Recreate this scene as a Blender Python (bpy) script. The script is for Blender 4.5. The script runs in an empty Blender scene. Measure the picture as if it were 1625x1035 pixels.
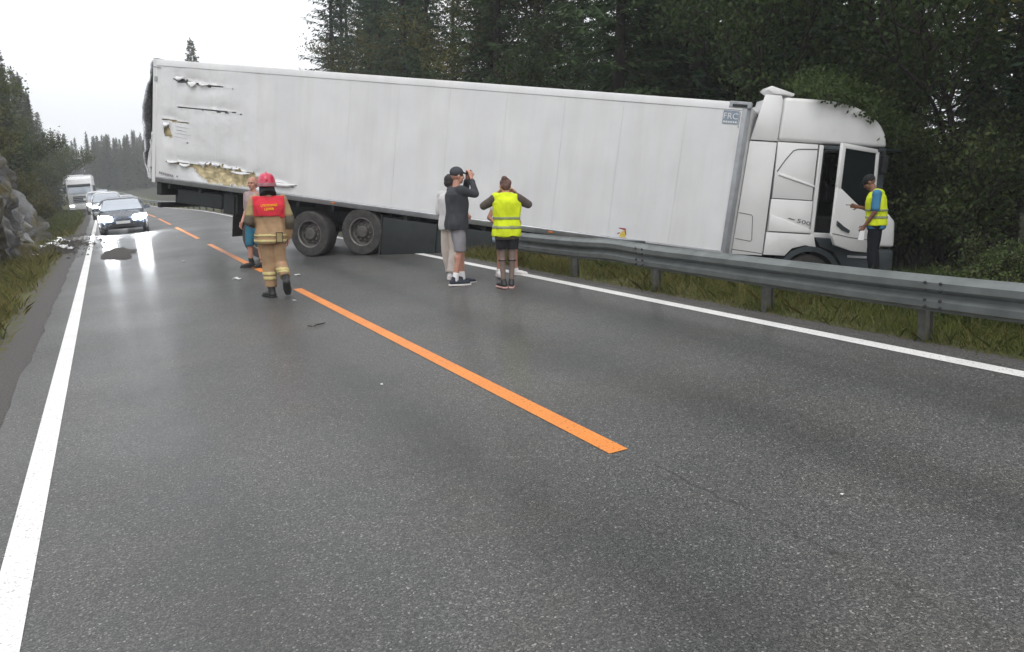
import bpy, bmesh, math, random
import numpy as np
from mathutils import Vector, Matrix, noise
random.seed(11)
rnd = random.Random(11)
SC = bpy.context.scene
COL = SC.collection
R = math.radians

# ------------------------------------------------------------------ frame, camera, sky, sun, exposure
# "road frame": x to the right across the road, y along the road, z up from the asphalt.
# The road is banked (outside of a left bend), so road frame -> world is a small turn about y.
BANK = 0.07
RB = Matrix.Rotation(-BANK, 4, 'Y')
EYE_H = 1.7714
FPX, YAW, PITCH, ROLL = 1287.18, 0.4485, 0.1994, -0.0706

def cam_axes():
    cy, sy, cp, sp = math.cos(YAW), math.sin(YAW), math.cos(PITCH), math.sin(PITCH)
    fw = Vector((sy * cp, cy * cp, -sp)); r = Vector((cy, -sy, 0)); u = r.cross(fw)
    c, s = math.cos(ROLL), math.sin(ROLL)
    return fw, c * r + s * u, -s * r + c * u
FW, RT, UP = cam_axes()
cd = bpy.data.cameras.new('camera')
cam = bpy.data.objects.new('camera', cd); COL.objects.link(cam)
m = Matrix((RT, UP, -FW)).transposed().to_4x4()
m.translation = Vector((0, 0, EYE_H))
cam.matrix_world = RB @ m
cd.sensor_fit = 'HORIZONTAL'; cd.sensor_width = 36.0; cd.lens = 36.0 * FPX / 1625.0
cd.clip_start = 0.05; cd.clip_end = 3000
SC.camera = cam

SUN_EL, SUN_AZ = R(58), R(200)
wd = bpy.data.worlds.new('World'); SC.world = wd; wd.use_nodes = True
wn = wd.node_tree; wn.nodes.clear()
sky = wn.nodes.new('ShaderNodeTexSky'); sky.sky_type = 'NISHITA'; sky.sun_disc = False
sky.sun_elevation = SUN_EL; sky.sun_rotation = SUN_AZ
sky.air_density = 1.0; sky.dust_density = 6.0; sky.ozone_density = 1.0
hsv = wn.nodes.new('ShaderNodeHueSaturation'); hsv.inputs['Saturation'].default_value = 0.12
cloud = wn.nodes.new('ShaderNodeMix'); cloud.data_type = 'RGBA'; cloud.inputs[0].default_value = 0.72
cloud.inputs[7].default_value = (13.0, 13.2, 13.5, 1)          # even cloud deck over the clear sky
bg = wn.nodes.new('ShaderNodeBackground'); bg.inputs['Strength'].default_value = 0.13
out = wn.nodes.new('ShaderNodeOutputWorld')
wn.links.new(sky.outputs[0], hsv.inputs['Color']); wn.links.new(hsv.outputs[0], cloud.inputs[6])
wn.links.new(cloud.outputs[2], bg.inputs['Color']); wn.links.new(bg.outputs[0], out.inputs['Surface'])

sl = bpy.data.lights.new('sun', 'SUN'); sl.energy = 0.7; sl.angle = R(35); sl.color = (1.0, 0.97, 0.92)
so = bpy.data.objects.new('sun', sl); COL.objects.link(so)
sd = Vector((math.sin(SUN_AZ) * math.cos(SUN_EL), math.cos(SUN_AZ) * math.cos(SUN_EL), math.sin(SUN_EL)))
so.rotation_euler = sd.to_track_quat('Z', 'Y').to_euler(); so.location = sd * 60

SC.view_settings.view_transform = 'Standard'; SC.view_settings.look = 'None'
SC.view_settings.exposure = 0.0; SC.view_settings.gamma = 1.0; SC.view_settings.use_curve_mapping = False
SC.render.engine = 'CYCLES'
SC.cycles.use_denoising = True; SC.cycles.max_bounces = 8; SC.cycles.transparent_max_bounces = 12
SC.cycles.volume_bounces = 1; SC.cycles.use_adaptive_sampling = True; SC.cycles.sample_clamp_indirect = 6.0

# ------------------------------------------------------------------ materials
MAT = {}
def nt_new(name):
    mt = bpy.data.materials.new(name); mt.use_nodes = True
    n = mt.node_tree; n.nodes.clear()
    o = n.nodes.new('ShaderNodeOutputMaterial'); b = n.nodes.new('ShaderNodeBsdfPrincipled')
    n.links.new(b.outputs[0], o.inputs['Surface'])
    MAT[name] = mt
    return mt, n, b, o
def node(n, t, **kw):
    x = n.nodes.new(t)
    for k, v in kw.items(): setattr(x, k, v)
    return x
def lnk(n, a, b): n.links.new(a, b)
def coords(n, scale=(1, 1, 1), kind='Object'):
    tc = node(n, 'ShaderNodeTexCoord'); mp = node(n, 'ShaderNodeMapping'); mp.inputs['Scale'].default_value = scale
    lnk(n, tc.outputs[kind], mp.inputs['Vector']); return mp.outputs[0]
def tex(n, v, scale, detail=4, rough=0.55):
    t = node(n, 'ShaderNodeTexNoise'); t.inputs['Scale'].default_value = scale
    t.inputs['Detail'].default_value = detail; t.inputs['Roughness'].default_value = rough
    if v is not None: lnk(n, v, t.inputs['Vector'])
    return t.outputs[0]
def ramp(n, fac, stops):
    r = node(n, 'ShaderNodeValToRGB'); e = r.color_ramp.elements
    while len(e) < len(stops): e.new(0.5)
    for i, (p, c) in enumerate(stops):
        e[i].position = p; e[i].color = (*c, 1) if len(c) == 3 else c
    lnk(n, fac, r.inputs[0]); return r.outputs[0]
def mixc(n, fac, a, b, mode='MIX'):
    x = node(n, 'ShaderNodeMix', data_type='RGBA', blend_type=mode)
    for s, val in ((0, fac), (6, a), (7, b)):
        if hasattr(val, 'links') or hasattr(val, 'is_linked'): lnk(n, val, x.inputs[s])
        else: x.inputs[s].default_value = val if s == 0 else (*val, 1)
    return x.outputs[2]
def mth(n, op, a, b=None, c=None):
    x = node(n, 'ShaderNodeMath', operation=op)
    for i, val in enumerate((a, b, c)):
        if val is None: continue
        if hasattr(val, 'is_linked'): lnk(n, val, x.inputs[i])
        else: x.inputs[i].default_value = val
    return x.outputs[0]
def bump(n, b, h, strength=0.3, dist=0.01):
    x = node(n, 'ShaderNodeBump'); x.inputs['Strength'].default_value = strength; x.inputs['Distance'].default_value = dist
    lnk(n, h, x.inputs['Height']); lnk(n, x.outputs[0], b.inputs['Normal'])

def simple(name, col, rough=0.6, metal=0.0, var=0.12, scale=6.0, bmp=0.0, bscale=60.0, spec=0.5, emit=None, estr=0.0, coat=0.0):
    mt, n, b, o = nt_new(name)
    v = coords(n)
    f = tex(n, v, scale, 5)
    c = ramp(n, f, [(0.3, tuple(x * (1 - var) for x in col)), (0.7, tuple(min(1, x * (1 + var)) for x in col))])
    lnk(n, c, b.inputs['Base Color'])
    rr = ramp(n, tex(n, v, scale * 2.3, 4), [(0.3, (max(0.02, rough - 0.08),) * 3), (0.7, (min(1, rough + 0.08),) * 3)])
    lnk(n, rr, b.inputs['Roughness'])
    b.inputs['Metallic'].default_value = metal; b.inputs['Specular IOR Level'].default_value = spec
    b.inputs['Coat Weight'].default_value = coat; b.inputs['Coat Roughness'].default_value = 0.08
    if bmp: bump(n, b, tex(n, v, bscale, 3), bmp, 0.01)
    if emit:
        b.inputs['Emission Color'].default_value = (*emit, 1); b.inputs['Emission Strength'].default_value = estr
    return mt

def build_materials():
    # asphalt -------------------------------------------------------------
    mt, n, b, o = nt_new('asphalt')
    v = coords(n)
    sx = node(n, 'ShaderNodeSeparateXYZ'); lnk(n, v, sx.inputs[0])
    vor = node(n, 'ShaderNodeTexVoronoi'); vor.inputs['Scale'].default_value = 125; lnk(n, v, vor.inputs['Vector'])
    vcol = node(n, 'ShaderNodeSeparateXYZ'); lnk(n, vor.outputs['Color'], vcol.inputs[0])
    stone = ramp(n, vcol.outputs[0], [(0.0, (0.033, 0.034, 0.034)), (0.45, (0.062, 0.063, 0.061)), (0.8, (0.098, 0.097, 0.094)), (0.97, (0.155, 0.152, 0.147)), (1.0, (0.32, 0.315, 0.305))])
    fine = ramp(n, tex(n, v, 210, 2, 0.7), [(0.35, (0.55,) * 3), (0.65, (1.35,) * 3)])
    big = ramp(n, tex(n, v, 0.55, 6, 0.6), [(0.3, (0.80, 0.81, 0.82)), (0.7, (1.16, 1.15, 1.13))])
    c = mixc(n, 1.0, stone, fine, 'MULTIPLY'); c = mixc(n, 1.0, c, big, 'MULTIPLY')
    # wheel tracks polished along the lanes
    wob = mth(n, 'MULTIPLY', mth(n, 'SUBTRACT', tex(n, coords(n, (0.3, 0.12, 1)), 1.0, 3), 0.5), 0.5)
    xx = mth(n, 'ADD', sx.outputs[0], wob)
    tot = None
    for xc, wdt in ((0.20, 0.36), (1.75, 0.34), (3.62, 0.34), (5.05, 0.34)):
        d = mth(n, 'DIVIDE', mth(n, 'SUBTRACT', xx, xc), wdt)
        g = mth(n, 'POWER', 2.718, mth(n, 'MULTIPLY', mth(n, 'MULTIPLY', d, d), -1.0))
        tot = g if tot is None else mth(n, 'ADD', tot, g)
    streak = tex(n, coords(n, (3.0, 0.10, 1)), 1.3, 5, 0.6)
    track = mth(n, 'MULTIPLY', tot, ramp(n, streak, [(0.25, (0.35,) * 3), (0.65, (1.0,) * 3)]))
    c = mixc(n, mth(n, 'MULTIPLY', track, 0.85), c, mixc(n, 1.0, c, (0.48, 0.49, 0.50), 'MULTIPLY'))
    # crack along the joint of the two lanes
    crk = mth(n, 'ADD', sx.outputs[0], mth(n, 'MULTIPLY', mth(n, 'SUBTRACT', tex(n, v, 5.0, 5, 0.7), 0.5), 0.22))
    crk = mth(n, 'ABSOLUTE', mth(n, 'SUBTRACT', crk, 2.62))
    brk = ramp(n, tex(n, v, 1.3, 3), [(0.50, (0,) * 3), (0.60, (1,) * 3)])
    cm = mth(n, 'MULTIPLY', ramp(n, crk, [(0.006, (1,) * 3), (0.016, (0,) * 3)]), brk)
    c = mixc(n, mth(n, 'MULTIPLY', cm, 0.6), c, (0.016, 0.015, 0.014))
    # brown grit near the right foreground joint
    br = ramp(n, tex(n, v, 0.9, 4), [(0.45, (0,) * 3), (0.75, (1,) * 3)])
    c = mixc(n, mth(n, 'MULTIPLY', br, 0.30), c, mixc(n, 1.0, c, (1.25, 1.05, 0.82), 'MULTIPLY'))
    lnk(n, c, b.inputs['Base Color'])
    damp = tex(n, v, 0.35, 4)
    rr = mth(n, 'SUBTRACT', ramp(n, damp, [(0.3, (0.50,) * 3), (0.7, (0.64,) * 3)]), mth(n, 'MULTIPLY', track, 0.08))
    lnk(n, rr, b.inputs['Roughness']); b.inputs['Specular IOR Level'].default_value = 0.5
    wet = ramp(n, tex(n, coords(n, (1.0, 0.35, 1)), 0.8, 5, 0.6), [(0.35, (0.09,) * 3), (0.75, (0.26,) * 3)])
    lnk(n, wet, b.inputs['Coat Weight']); b.inputs['Coat Roughness'].default_value = 0.16
    h = mth(n, 'ADD', mth(n, 'MULTIPLY', vor.outputs['Distance'], -1.0), mth(n, 'MULTIPLY', cm, -0.6))
    bump(n, b, h, 0.42, 0.005)

    # road paint -----------------------------------------------------------
    for nm, col in (('white_paint', (0.80, 0.79, 0.77)), ('orange_paint', (0.80, 0.26, 0.045))):
        mt, n, b, o = nt_new(nm); v = coords(n)
        w = ramp(n, tex(n, v, 60, 4, 0.7), [(0.32, tuple(x * 0.35 for x in col)), (0.45, col)])
        w = mixc(n, 1.0, w, ramp(n, tex(n, v, 2.2, 4), [(0.3, (0.86,) * 3), (0.7, (1.0,) * 3)]), 'MULTIPLY')
        lnk(n, w, b.inputs['Base Color']); b.inputs['Roughness'].default_value = 0.5
        bump(n, b, tex(n, v, 120, 2), 0.25, 0.004)

    # ground ---------------------------------------------------------------
    mt, n, b, o = nt_new('ground')
    v = coords(n)
    at = node(n, 'ShaderNodeAttribute', attribute_name='zone'); sp = node(n, 'ShaderNodeSeparateColor'); lnk(n, at.outputs['Color'], sp.inputs[0])
    nz = tex(n, v, 3.0, 6, 0.65)
    gr = ramp(n, tex(n, v, 9, 6, 0.65), [(0.25, (0.045, 0.050, 0.016)), (0.5, (0.085, 0.085, 0.028)), (0.75, (0.15, 0.125, 0.05))])
    gv = ramp(n, tex(n, v, 55, 4, 0.7), [(0.3, (0.045, 0.042, 0.040)), (0.7, (0.15, 0.14, 0.135))])
    so_ = ramp(n, tex(n, v, 14, 6, 0.7), [(0.3, (0.022, 0.020, 0.018)), (0.7, (0.075, 0.064, 0.056))])
    fl = ramp(n, tex(n, v, 5, 6, 0.7), [(0.3, (0.014, 0.018, 0.008)), (0.7, (0.045, 0.044, 0.020))])
    def edge(ch): return ramp(n, mth(n, 'ADD', ch, mth(n, 'MULTIPLY', mth(n, 'SUBTRACT', nz, 0.5), 0.9)), [(0.40, (0,) * 3), (0.60, (1,) * 3)])
    c = mixc(n, edge(sp.outputs[2]), gr, fl); c = mixc(n, edge(sp.outputs[1]), c, so_); c = mixc(n, edge(sp.outputs[0]), c, gv)
    lnk(n, c, b.inputs['Base Color']); b.inputs['Roughness'].default_value = 0.85; b.inputs['Specular IOR Level'].default_value = 0.3
    bump(n, b, tex(n, v, 30, 5, 0.7), 0.8, 0.03)

    # rock -----------------------------------------------------------------
    mt, n, b, o = nt_new('rock'); v = coords(n)
    c = ramp(n, tex(n, coords(n, (1, 1, 0.35)), 1.6, 8, 0.7), [(0.25, (0.055, 0.053, 0.050)), (0.5, (0.125, 0.120, 0.116)), (0.75, (0.22, 0.21, 0.205))])
    moss = ramp(n, tex(n, v, 0.9, 6, 0.7), [(0.46, (0,) * 3), (0.58, (1,) * 3)])
    c = mixc(n, moss, c, ramp(n, tex(n, v, 12, 4), [(0.3, (0.05, 0.045, 0.012)), (0.7, (0.12, 0.09, 0.03))]))
    lnk(n, c, b.inputs['Base Color']); b.inputs['Roughness'].default_value = 0.8
    bump(n, b, tex(n, v, 7, 8, 0.7), 0.9, 0.08)

    # foliage ----------------------------------------------------------------
    def leaf(nm, dark, light, trans=0.25, rough=0.6):
        mt, n, b, o = nt_new(nm)
        g = node(n, 'ShaderNodeNewGeometry'); oi = node(n, 'ShaderNodeObjectInfo')
        f = mth(n, 'ADD', mth(n, 'MULTIPLY', g.outputs['Random Per Island'], 0.7), mth(n, 'MULTIPLY', oi.outputs['Random'], 0.3))
        c = ramp(n, f, [(0.05, dark), (0.6, tuple((a + c_) / 2 for a, c_ in zip(dark, light))), (0.97, light)])
        lnk(n, c, b.inputs['Base Color']); b.inputs['Roughness'].default_value = rough; b.inputs['Specular IOR Level'].default_value = 0.25
        tr = node(n, 'ShaderNodeBsdfTranslucent'); lnk(n, c, tr.inputs[0])
        mx = node(n, 'ShaderNodeMixShader'); mx.inputs[0].default_value = trans
        lnk(n, b.outputs[0], mx.inputs[1]); lnk(n, tr.outputs[0], mx.inputs[2]); lnk(n, mx.outputs[0], o.inputs['Surface'])
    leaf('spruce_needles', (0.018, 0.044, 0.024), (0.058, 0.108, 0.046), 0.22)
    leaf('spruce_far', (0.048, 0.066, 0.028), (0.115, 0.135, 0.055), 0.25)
    leaf('spruce_needles_light', (0.034, 0.064, 0.026), (0.085, 0.130, 0.048), 0.25)
    leaf('broad_leaf', (0.035, 0.060, 0.015), (0.115, 0.135, 0.038), 0.35)
    leaf('broad_leaf_dark', (0.026, 0.052, 0.014), (0.085, 0.120, 0.034), 0.35)
    leaf('broad_leaf_olive', (0.060, 0.065, 0.016), (0.160, 0.140, 0.045), 0.35)
    leaf('shrub_leaf', (0.035, 0.062, 0.016), (0.120, 0.155, 0.050), 0.35)
    leaf('grass_blade', (0.055, 0.082, 0.016), (0.170, 0.185, 0.050), 0.35)
    leaf('grass_blade_dry', (0.085, 0.080, 0.022), (0.250, 0.210, 0.075), 0.35)
    leaf('petal', (0.70, 0.70, 0.66), (0.85, 0.85, 0.82), 0.3)
    simple('bark', (0.036, 0.029, 0.025), 0.9, var=0.5, scale=5, bmp=0.8, bscale=24, spec=0.2)
    simple('birch_bark', (0.42, 0.40, 0.37), 0.8, var=0.5, scale=5, bmp=0.4, bscale=20, spec=0.2)

    # vehicles ---------------------------------------------------------------
    mt, n, b, o = nt_new('trailer_white'); v = coords(n)
    base = ramp(n, tex(n, v, 1.1, 5), [(0.3, (0.66, 0.66, 0.67)), (0.7, (0.74, 0.74, 0.745))])
    drt = ramp(n, tex(n, coords(n, (2.2, 2.2, 0.25)), 1.5, 6, 0.65), [(0.45, (0,) * 3), (0.80, (1,) * 3)])
    base = mixc(n, mth(n, 'MULTIPLY', drt, 0.30), base, (0.48, 0.46, 0.43))
    lnk(n, base, b.inputs['Base Color']); b.inputs['Roughness'].default_value = 0.38
    bump(n, b, tex(n, v, 2.2, 3), 0.05, 0.05)
    mt, n, b, o = nt_new('cab_white'); v = coords(n)
    base = ramp(n, tex(n, v, 1.4, 5), [(0.3, (0.74, 0.735, 0.73)), (0.7, (0.80, 0.797, 0.79))])
    drt = ramp(n, tex(n, v, 2.6, 7, 0.7), [(0.55, (0,) * 3), (0.80, (1,) * 3)])
    base = mixc(n, mth(n, 'MULTIPLY', drt, 0.22), base, (0.46, 0.44, 0.40))
    lnk(n, base, b.inputs['Base Color']); b.inputs['Roughness'].default_value = 0.30; b.inputs['Coat Weight'].default_value = 0.35
    simple('foam', (0.60, 0.50, 0.30), 0.95, var=0.35, scale=7, bmp=1.0, bscale=26)
    simple('aluminium', (0.50, 0.51, 0.53), 0.42, metal=0.55, var=0.15, scale=5)
    simple('torn_metal', (0.62, 0.63, 0.66), 0.3, metal=0.6, var=0.15)
    simple('post_grey', (0.34, 0.35, 0.37), 0.5, metal=0.2, var=0.15)
    simple('chassis', (0.012, 0.015, 0.016), 0.65, var=0.4, scale=5)
    simple('skirt_plastic', (0.011, 0.015, 0.016), 0.65, var=0.3, scale=3)
    simple('tyre', (0.045, 0.042, 0.040), 0.85, var=0.45, scale=9, bmp=0.3, bscale=40)
    simple('rim_steel', (0.095, 0.088, 0.082), 0.6, metal=0.35, var=0.4, scale=8)
    simple('rim_edge', (0.21, 0.20, 0.19), 0.5, metal=0.4, var=0.35, scale=8)
    simple('groove', (0.13, 0.13, 0.13), 0.8, var=0.2)
    simple('cab_dark', (0.045, 0.055, 0.062), 0.5, var=0.2)
    simple('interior', (0.016, 0.017, 0.018), 0.85, var=0.3)
    simple('glass_dark', (0.010, 0.014, 0.014), 0.10, var=0.1, spec=0.22)
    simple('rubber', (0.02, 0.02, 0.02), 0.7, var=0.2)
    simple('galvanised', (0.165, 0.180, 0.178), 0.46, metal=0.45, var=0.22, scale=3.5, bmp=0.05, bscale=20)
    simple('rail_lichen', (0.11, 0.11, 0.10), 0.6, metal=0.3, var=0.35, scale=9)
    simple('bolt', (0.05, 0.05, 0.055), 0.5, metal=0.6)
    simple('logo_blue', (0.22, 0.27, 0.33), 0.5, var=0.15, scale=20)
    simple('logo_white', (0.66, 0.67, 0.69), 0.5, var=0.05)
    simple('letter_grey', (0.26, 0.25, 0.27), 0.55)
    simple('badge', (0.10, 0.09, 0.09), 0.4, metal=0.3)
    simple('sticker_yellow', (0.62, 0.46, 0.08), 0.5, var=0.15, scale=30)
    simple('sticker_red', (0.32, 0.04, 0.05), 0.5)
    simple('red_lamp', (0.30, 0.03, 0.03), 0.3)
    simple('orange_lamp', (0.55, 0.16, 0.02), 0.3)
    simple('debris_white', (0.72, 0.72, 0.72), 0.5, var=0.2)
    simple('soil', (0.040, 0.034, 0.030), 0.95, var=0.4, scale=15, bmp=0.8, bscale=30)
    for nm, col in (('car_grey', (0.026, 0.032, 0.046)), ('car_white', (0.74, 0.74, 0.75)), ('car_silver', (0.40, 0.42, 0.45)), ('car_blue', (0.07, 0.11, 0.19)), ('car_black', (0.02, 0.02, 0.024))):
        simple(nm, col, 0.28, metal=0.25 if nm != 'car_white' else 0.0, var=0.08, coat=0.2 if nm == 'car_grey' else 0.6)
    mt, n, b, o = nt_new('car_glass')
    b.inputs['Base Color'].default_value = (0.36, 0.40, 0.45, 1); b.inputs['Metallic'].default_value = 0.55; b.inputs['Roughness'].default_value = 0.10; b.inputs['Specular IOR Level'].default_value = 1.0
    b.inputs['Coat Weight'].default_value = 1.0; b.inputs['Coat Roughness'].default_value = 0.03
    simple('headlamp_lit', (0.9, 0.93, 1.0), 0.2, emit=(0.90, 0.95, 1.0), estr=260.0)
    simple('headlamp_dim', (0.9, 0.93, 1.0), 0.2, emit=(0.95, 0.97, 1.0), estr=14.0)
    simple('headlamp_off', (0.5, 0.52, 0.55), 0.15)
    simple('plate', (0.66, 0.67, 0.67), 0.5)

    # people -------------------------------------------------------------------
    def cloth(nm, col, var=0.18, wr=0.5, rough=0.85, scale=5.0):
        mt, n, b, o = nt_new(nm); v = coords(n)
        c = ramp(n, tex(n, v, scale, 5, 0.6), [(0.3, tuple(x * (1 - var) for x in col)), (0.7, tuple(min(1, x * (1 + var)) for x in col))])
        lnk(n, c, b.inputs['Base Color']); b.inputs['Roughness'].default_value = rough; b.inputs['Specular IOR Level'].default_value = 0.25
        h = mth(n, 'ADD', tex(n, coords(n, (1, 1, 0.5)), 9, 3, 0.5), mth(n, 'MULTIPLY', tex(n, v, 260, 2), 0.06))
        bump(n, b, h, wr, 0.03)
    cloth('turnout_tan', (0.36, 0.235, 0.135)); cloth('turnout_khaki', (0.33, 0.26, 0.13)); cloth('turnout_patch', (0.10, 0.085, 0.065), 0.3)
    cloth('reflective_band', (0.56, 0.47, 0.22), 0.15, 0.2); cloth('vest_red', (0.62, 0.035, 0.055), 0.12, 0.4)
    cloth('hivis_yellow', (0.62, 0.72, 0.02), 0.12, 0.7); cloth('grey_tape', (0.26, 0.29, 0.17), 0.12, 0.2)
    cloth('letter_yellow', (0.95, 0.62, 0.03), 0.05, 0.0)
    cloth('black_cloth', (0.020, 0.020, 0.022), 0.3); cloth('charcoal_cloth', (0.050, 0.052, 0.060), 0.25); cloth('grey_shorts', (0.26, 0.25, 0.27), 0.15)
    cloth('olive_brown', (0.090, 0.072, 0.060), 0.25); cloth('olive_hem', (0.13, 0.11, 0.085), 0.2); cloth('beige_cloth', (0.56, 0.49, 0.44), 0.12)
    cloth('pale_cloth', (0.58, 0.57, 0.57), 0.1); cloth('light_blue', (0.46, 0.56, 0.68), 0.2); cloth('teal_cloth', (0.035, 0.15, 0.22), 0.2)
    cloth('pink_grey_shirt', (0.36, 0.27, 0.27), 0.2); cloth('blue_shirt', (0.045, 0.17, 0.30), 0.2); cloth('navy_trousers', (0.006, 0.008, 0.012), 0.3)
    cloth('white_sock', (0.74, 0.73, 0.74), 0.06, 0.2); cloth('stocking', (0.20, 0.145, 0.125), 0.2, 0.1)
    for nm, col in (('skin', (0.50, 0.25, 0.18)), ('skin_tan', (0.40, 0.19, 0.13)), ('skin_dark', (0.22, 0.10, 0.065))):
        mt, n, b, o = nt_new(nm); v = coords(n)
        c = ramp(n, tex(n, v, 11, 4), [(0.3, tuple(x * 0.86 for x in col)), (0.7, tuple(x * 1.1 for x in col))])
        lnk(n, c, b.inputs['Base Color']); b.inputs['Roughness'].default_value = 0.55
        b.inputs['Subsurface Weight'].default_value = 0.08; b.inputs['Subsurface Radius'].default_value = (0.01, 0.004, 0.002)
    simple('hair_brown', (0.10, 0.045, 0.032), 0.6, var=0.45, scale=30, bmp=0.6, bscale=90)
    simple('hair_dark', (0.020, 0.016, 0.014), 0.6, var=0.4, scale=30, bmp=0.6, bscale=90)
    simple('helmet_red', (0.55, 0.02, 0.07), 0.28, var=0.1, coat=0.5)
    simple('helmet_trim', (0.36, 0.16, 0.18), 0.4, var=0.3, scale=25)
    simple('boot_black', (0.016, 0.017, 0.018), 0.55, var=0.3)
    simple('shoe_navy', (0.020, 0.026, 0.042), 0.7, var=0.3, scale=20); simple('sole_white', (0.66, 0.62, 0.60), 0.6, var=0.1)
    simple('sole_pink', (0.60, 0.36, 0.33), 0.6, var=0.1); simple('shoe_white', (0.70, 0.68, 0.67), 0.65, var=0.1)
    simple('eye', (0.03, 0.02, 0.02), 0.2); simple('lip', (0.30, 0.10, 0.09), 0.5); simple('phone', (0.02, 0.02, 0.02), 0.15); simple('paper', (0.75, 0.75, 0.74), 0.7)
build_materials()
HAZE = 0.0011

# ------------------------------------------------------------------ mesh tools
def link(o, parent=None):
    COL.objects.link(o)
    if parent is not None: o.parent = parent
    return o
def tag(o, label=None, cat=None, group=None, kind=None):
    if label: o['label'] = label
    if cat: o['category'] = cat
    if group: o['group'] = group
    if kind: o['kind'] = kind
    return o
def empty(name, mw, label=None, cat=None, group=None):
    o = bpy.data.objects.new(name, None); o.empty_display_size = 0.2; COL.objects.link(o); o.matrix_world = mw
    return tag(o, label, cat, group)
def wpos(x, y, z=0.0): return RB @ Vector((x, y, z))
def upright(x, y, z, az=0.0, s=1.0):
    """world matrix for a thing standing plumb at a road-frame point, local +y looking along azimuth az"""
    return Matrix.Translation(wpos(x, y, z)) @ Matrix.Rotation(-az, 4, 'Z') @ Matrix.Scale(s, 4)
def onroad(x, y, z, az=0.0): return RB @ Matrix.Translation((x, y, z)) @ Matrix.Rotation(-az, 4, 'Z')
def shade(me, smooth=True, angle=None):
    me.polygons.foreach_set('use_smooth', [smooth] * len(me.polygons))
def np_mesh(name, V, F):
    """V (n,3), F (m,k) arrays with constant k"""
    V = np.asarray(V, np.float32); F = np.asarray(F, np.int32)
    me = bpy.data.meshes.new(name); me.vertices.add(len(V)); me.vertices.foreach_set('co', V.ravel())
    k = F.shape[1]; me.loops.add(F.size); me.loops.foreach_set('vertex_index', F.ravel())
    me.polygons.add(len(F)); me.polygons.foreach_set('loop_start', np.arange(0, F.size, k, dtype=np.int32))
    me.polygons.foreach_set('loop_total', np.full(len(F), k, np.int32))
    me.update(calc_edges=True); me.validate(); return me
def mobj(name, me, mat, parent=None):
    if mat: me.materials.append(MAT[mat])
    return link(bpy.data.objects.new(name, me), parent)

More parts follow.
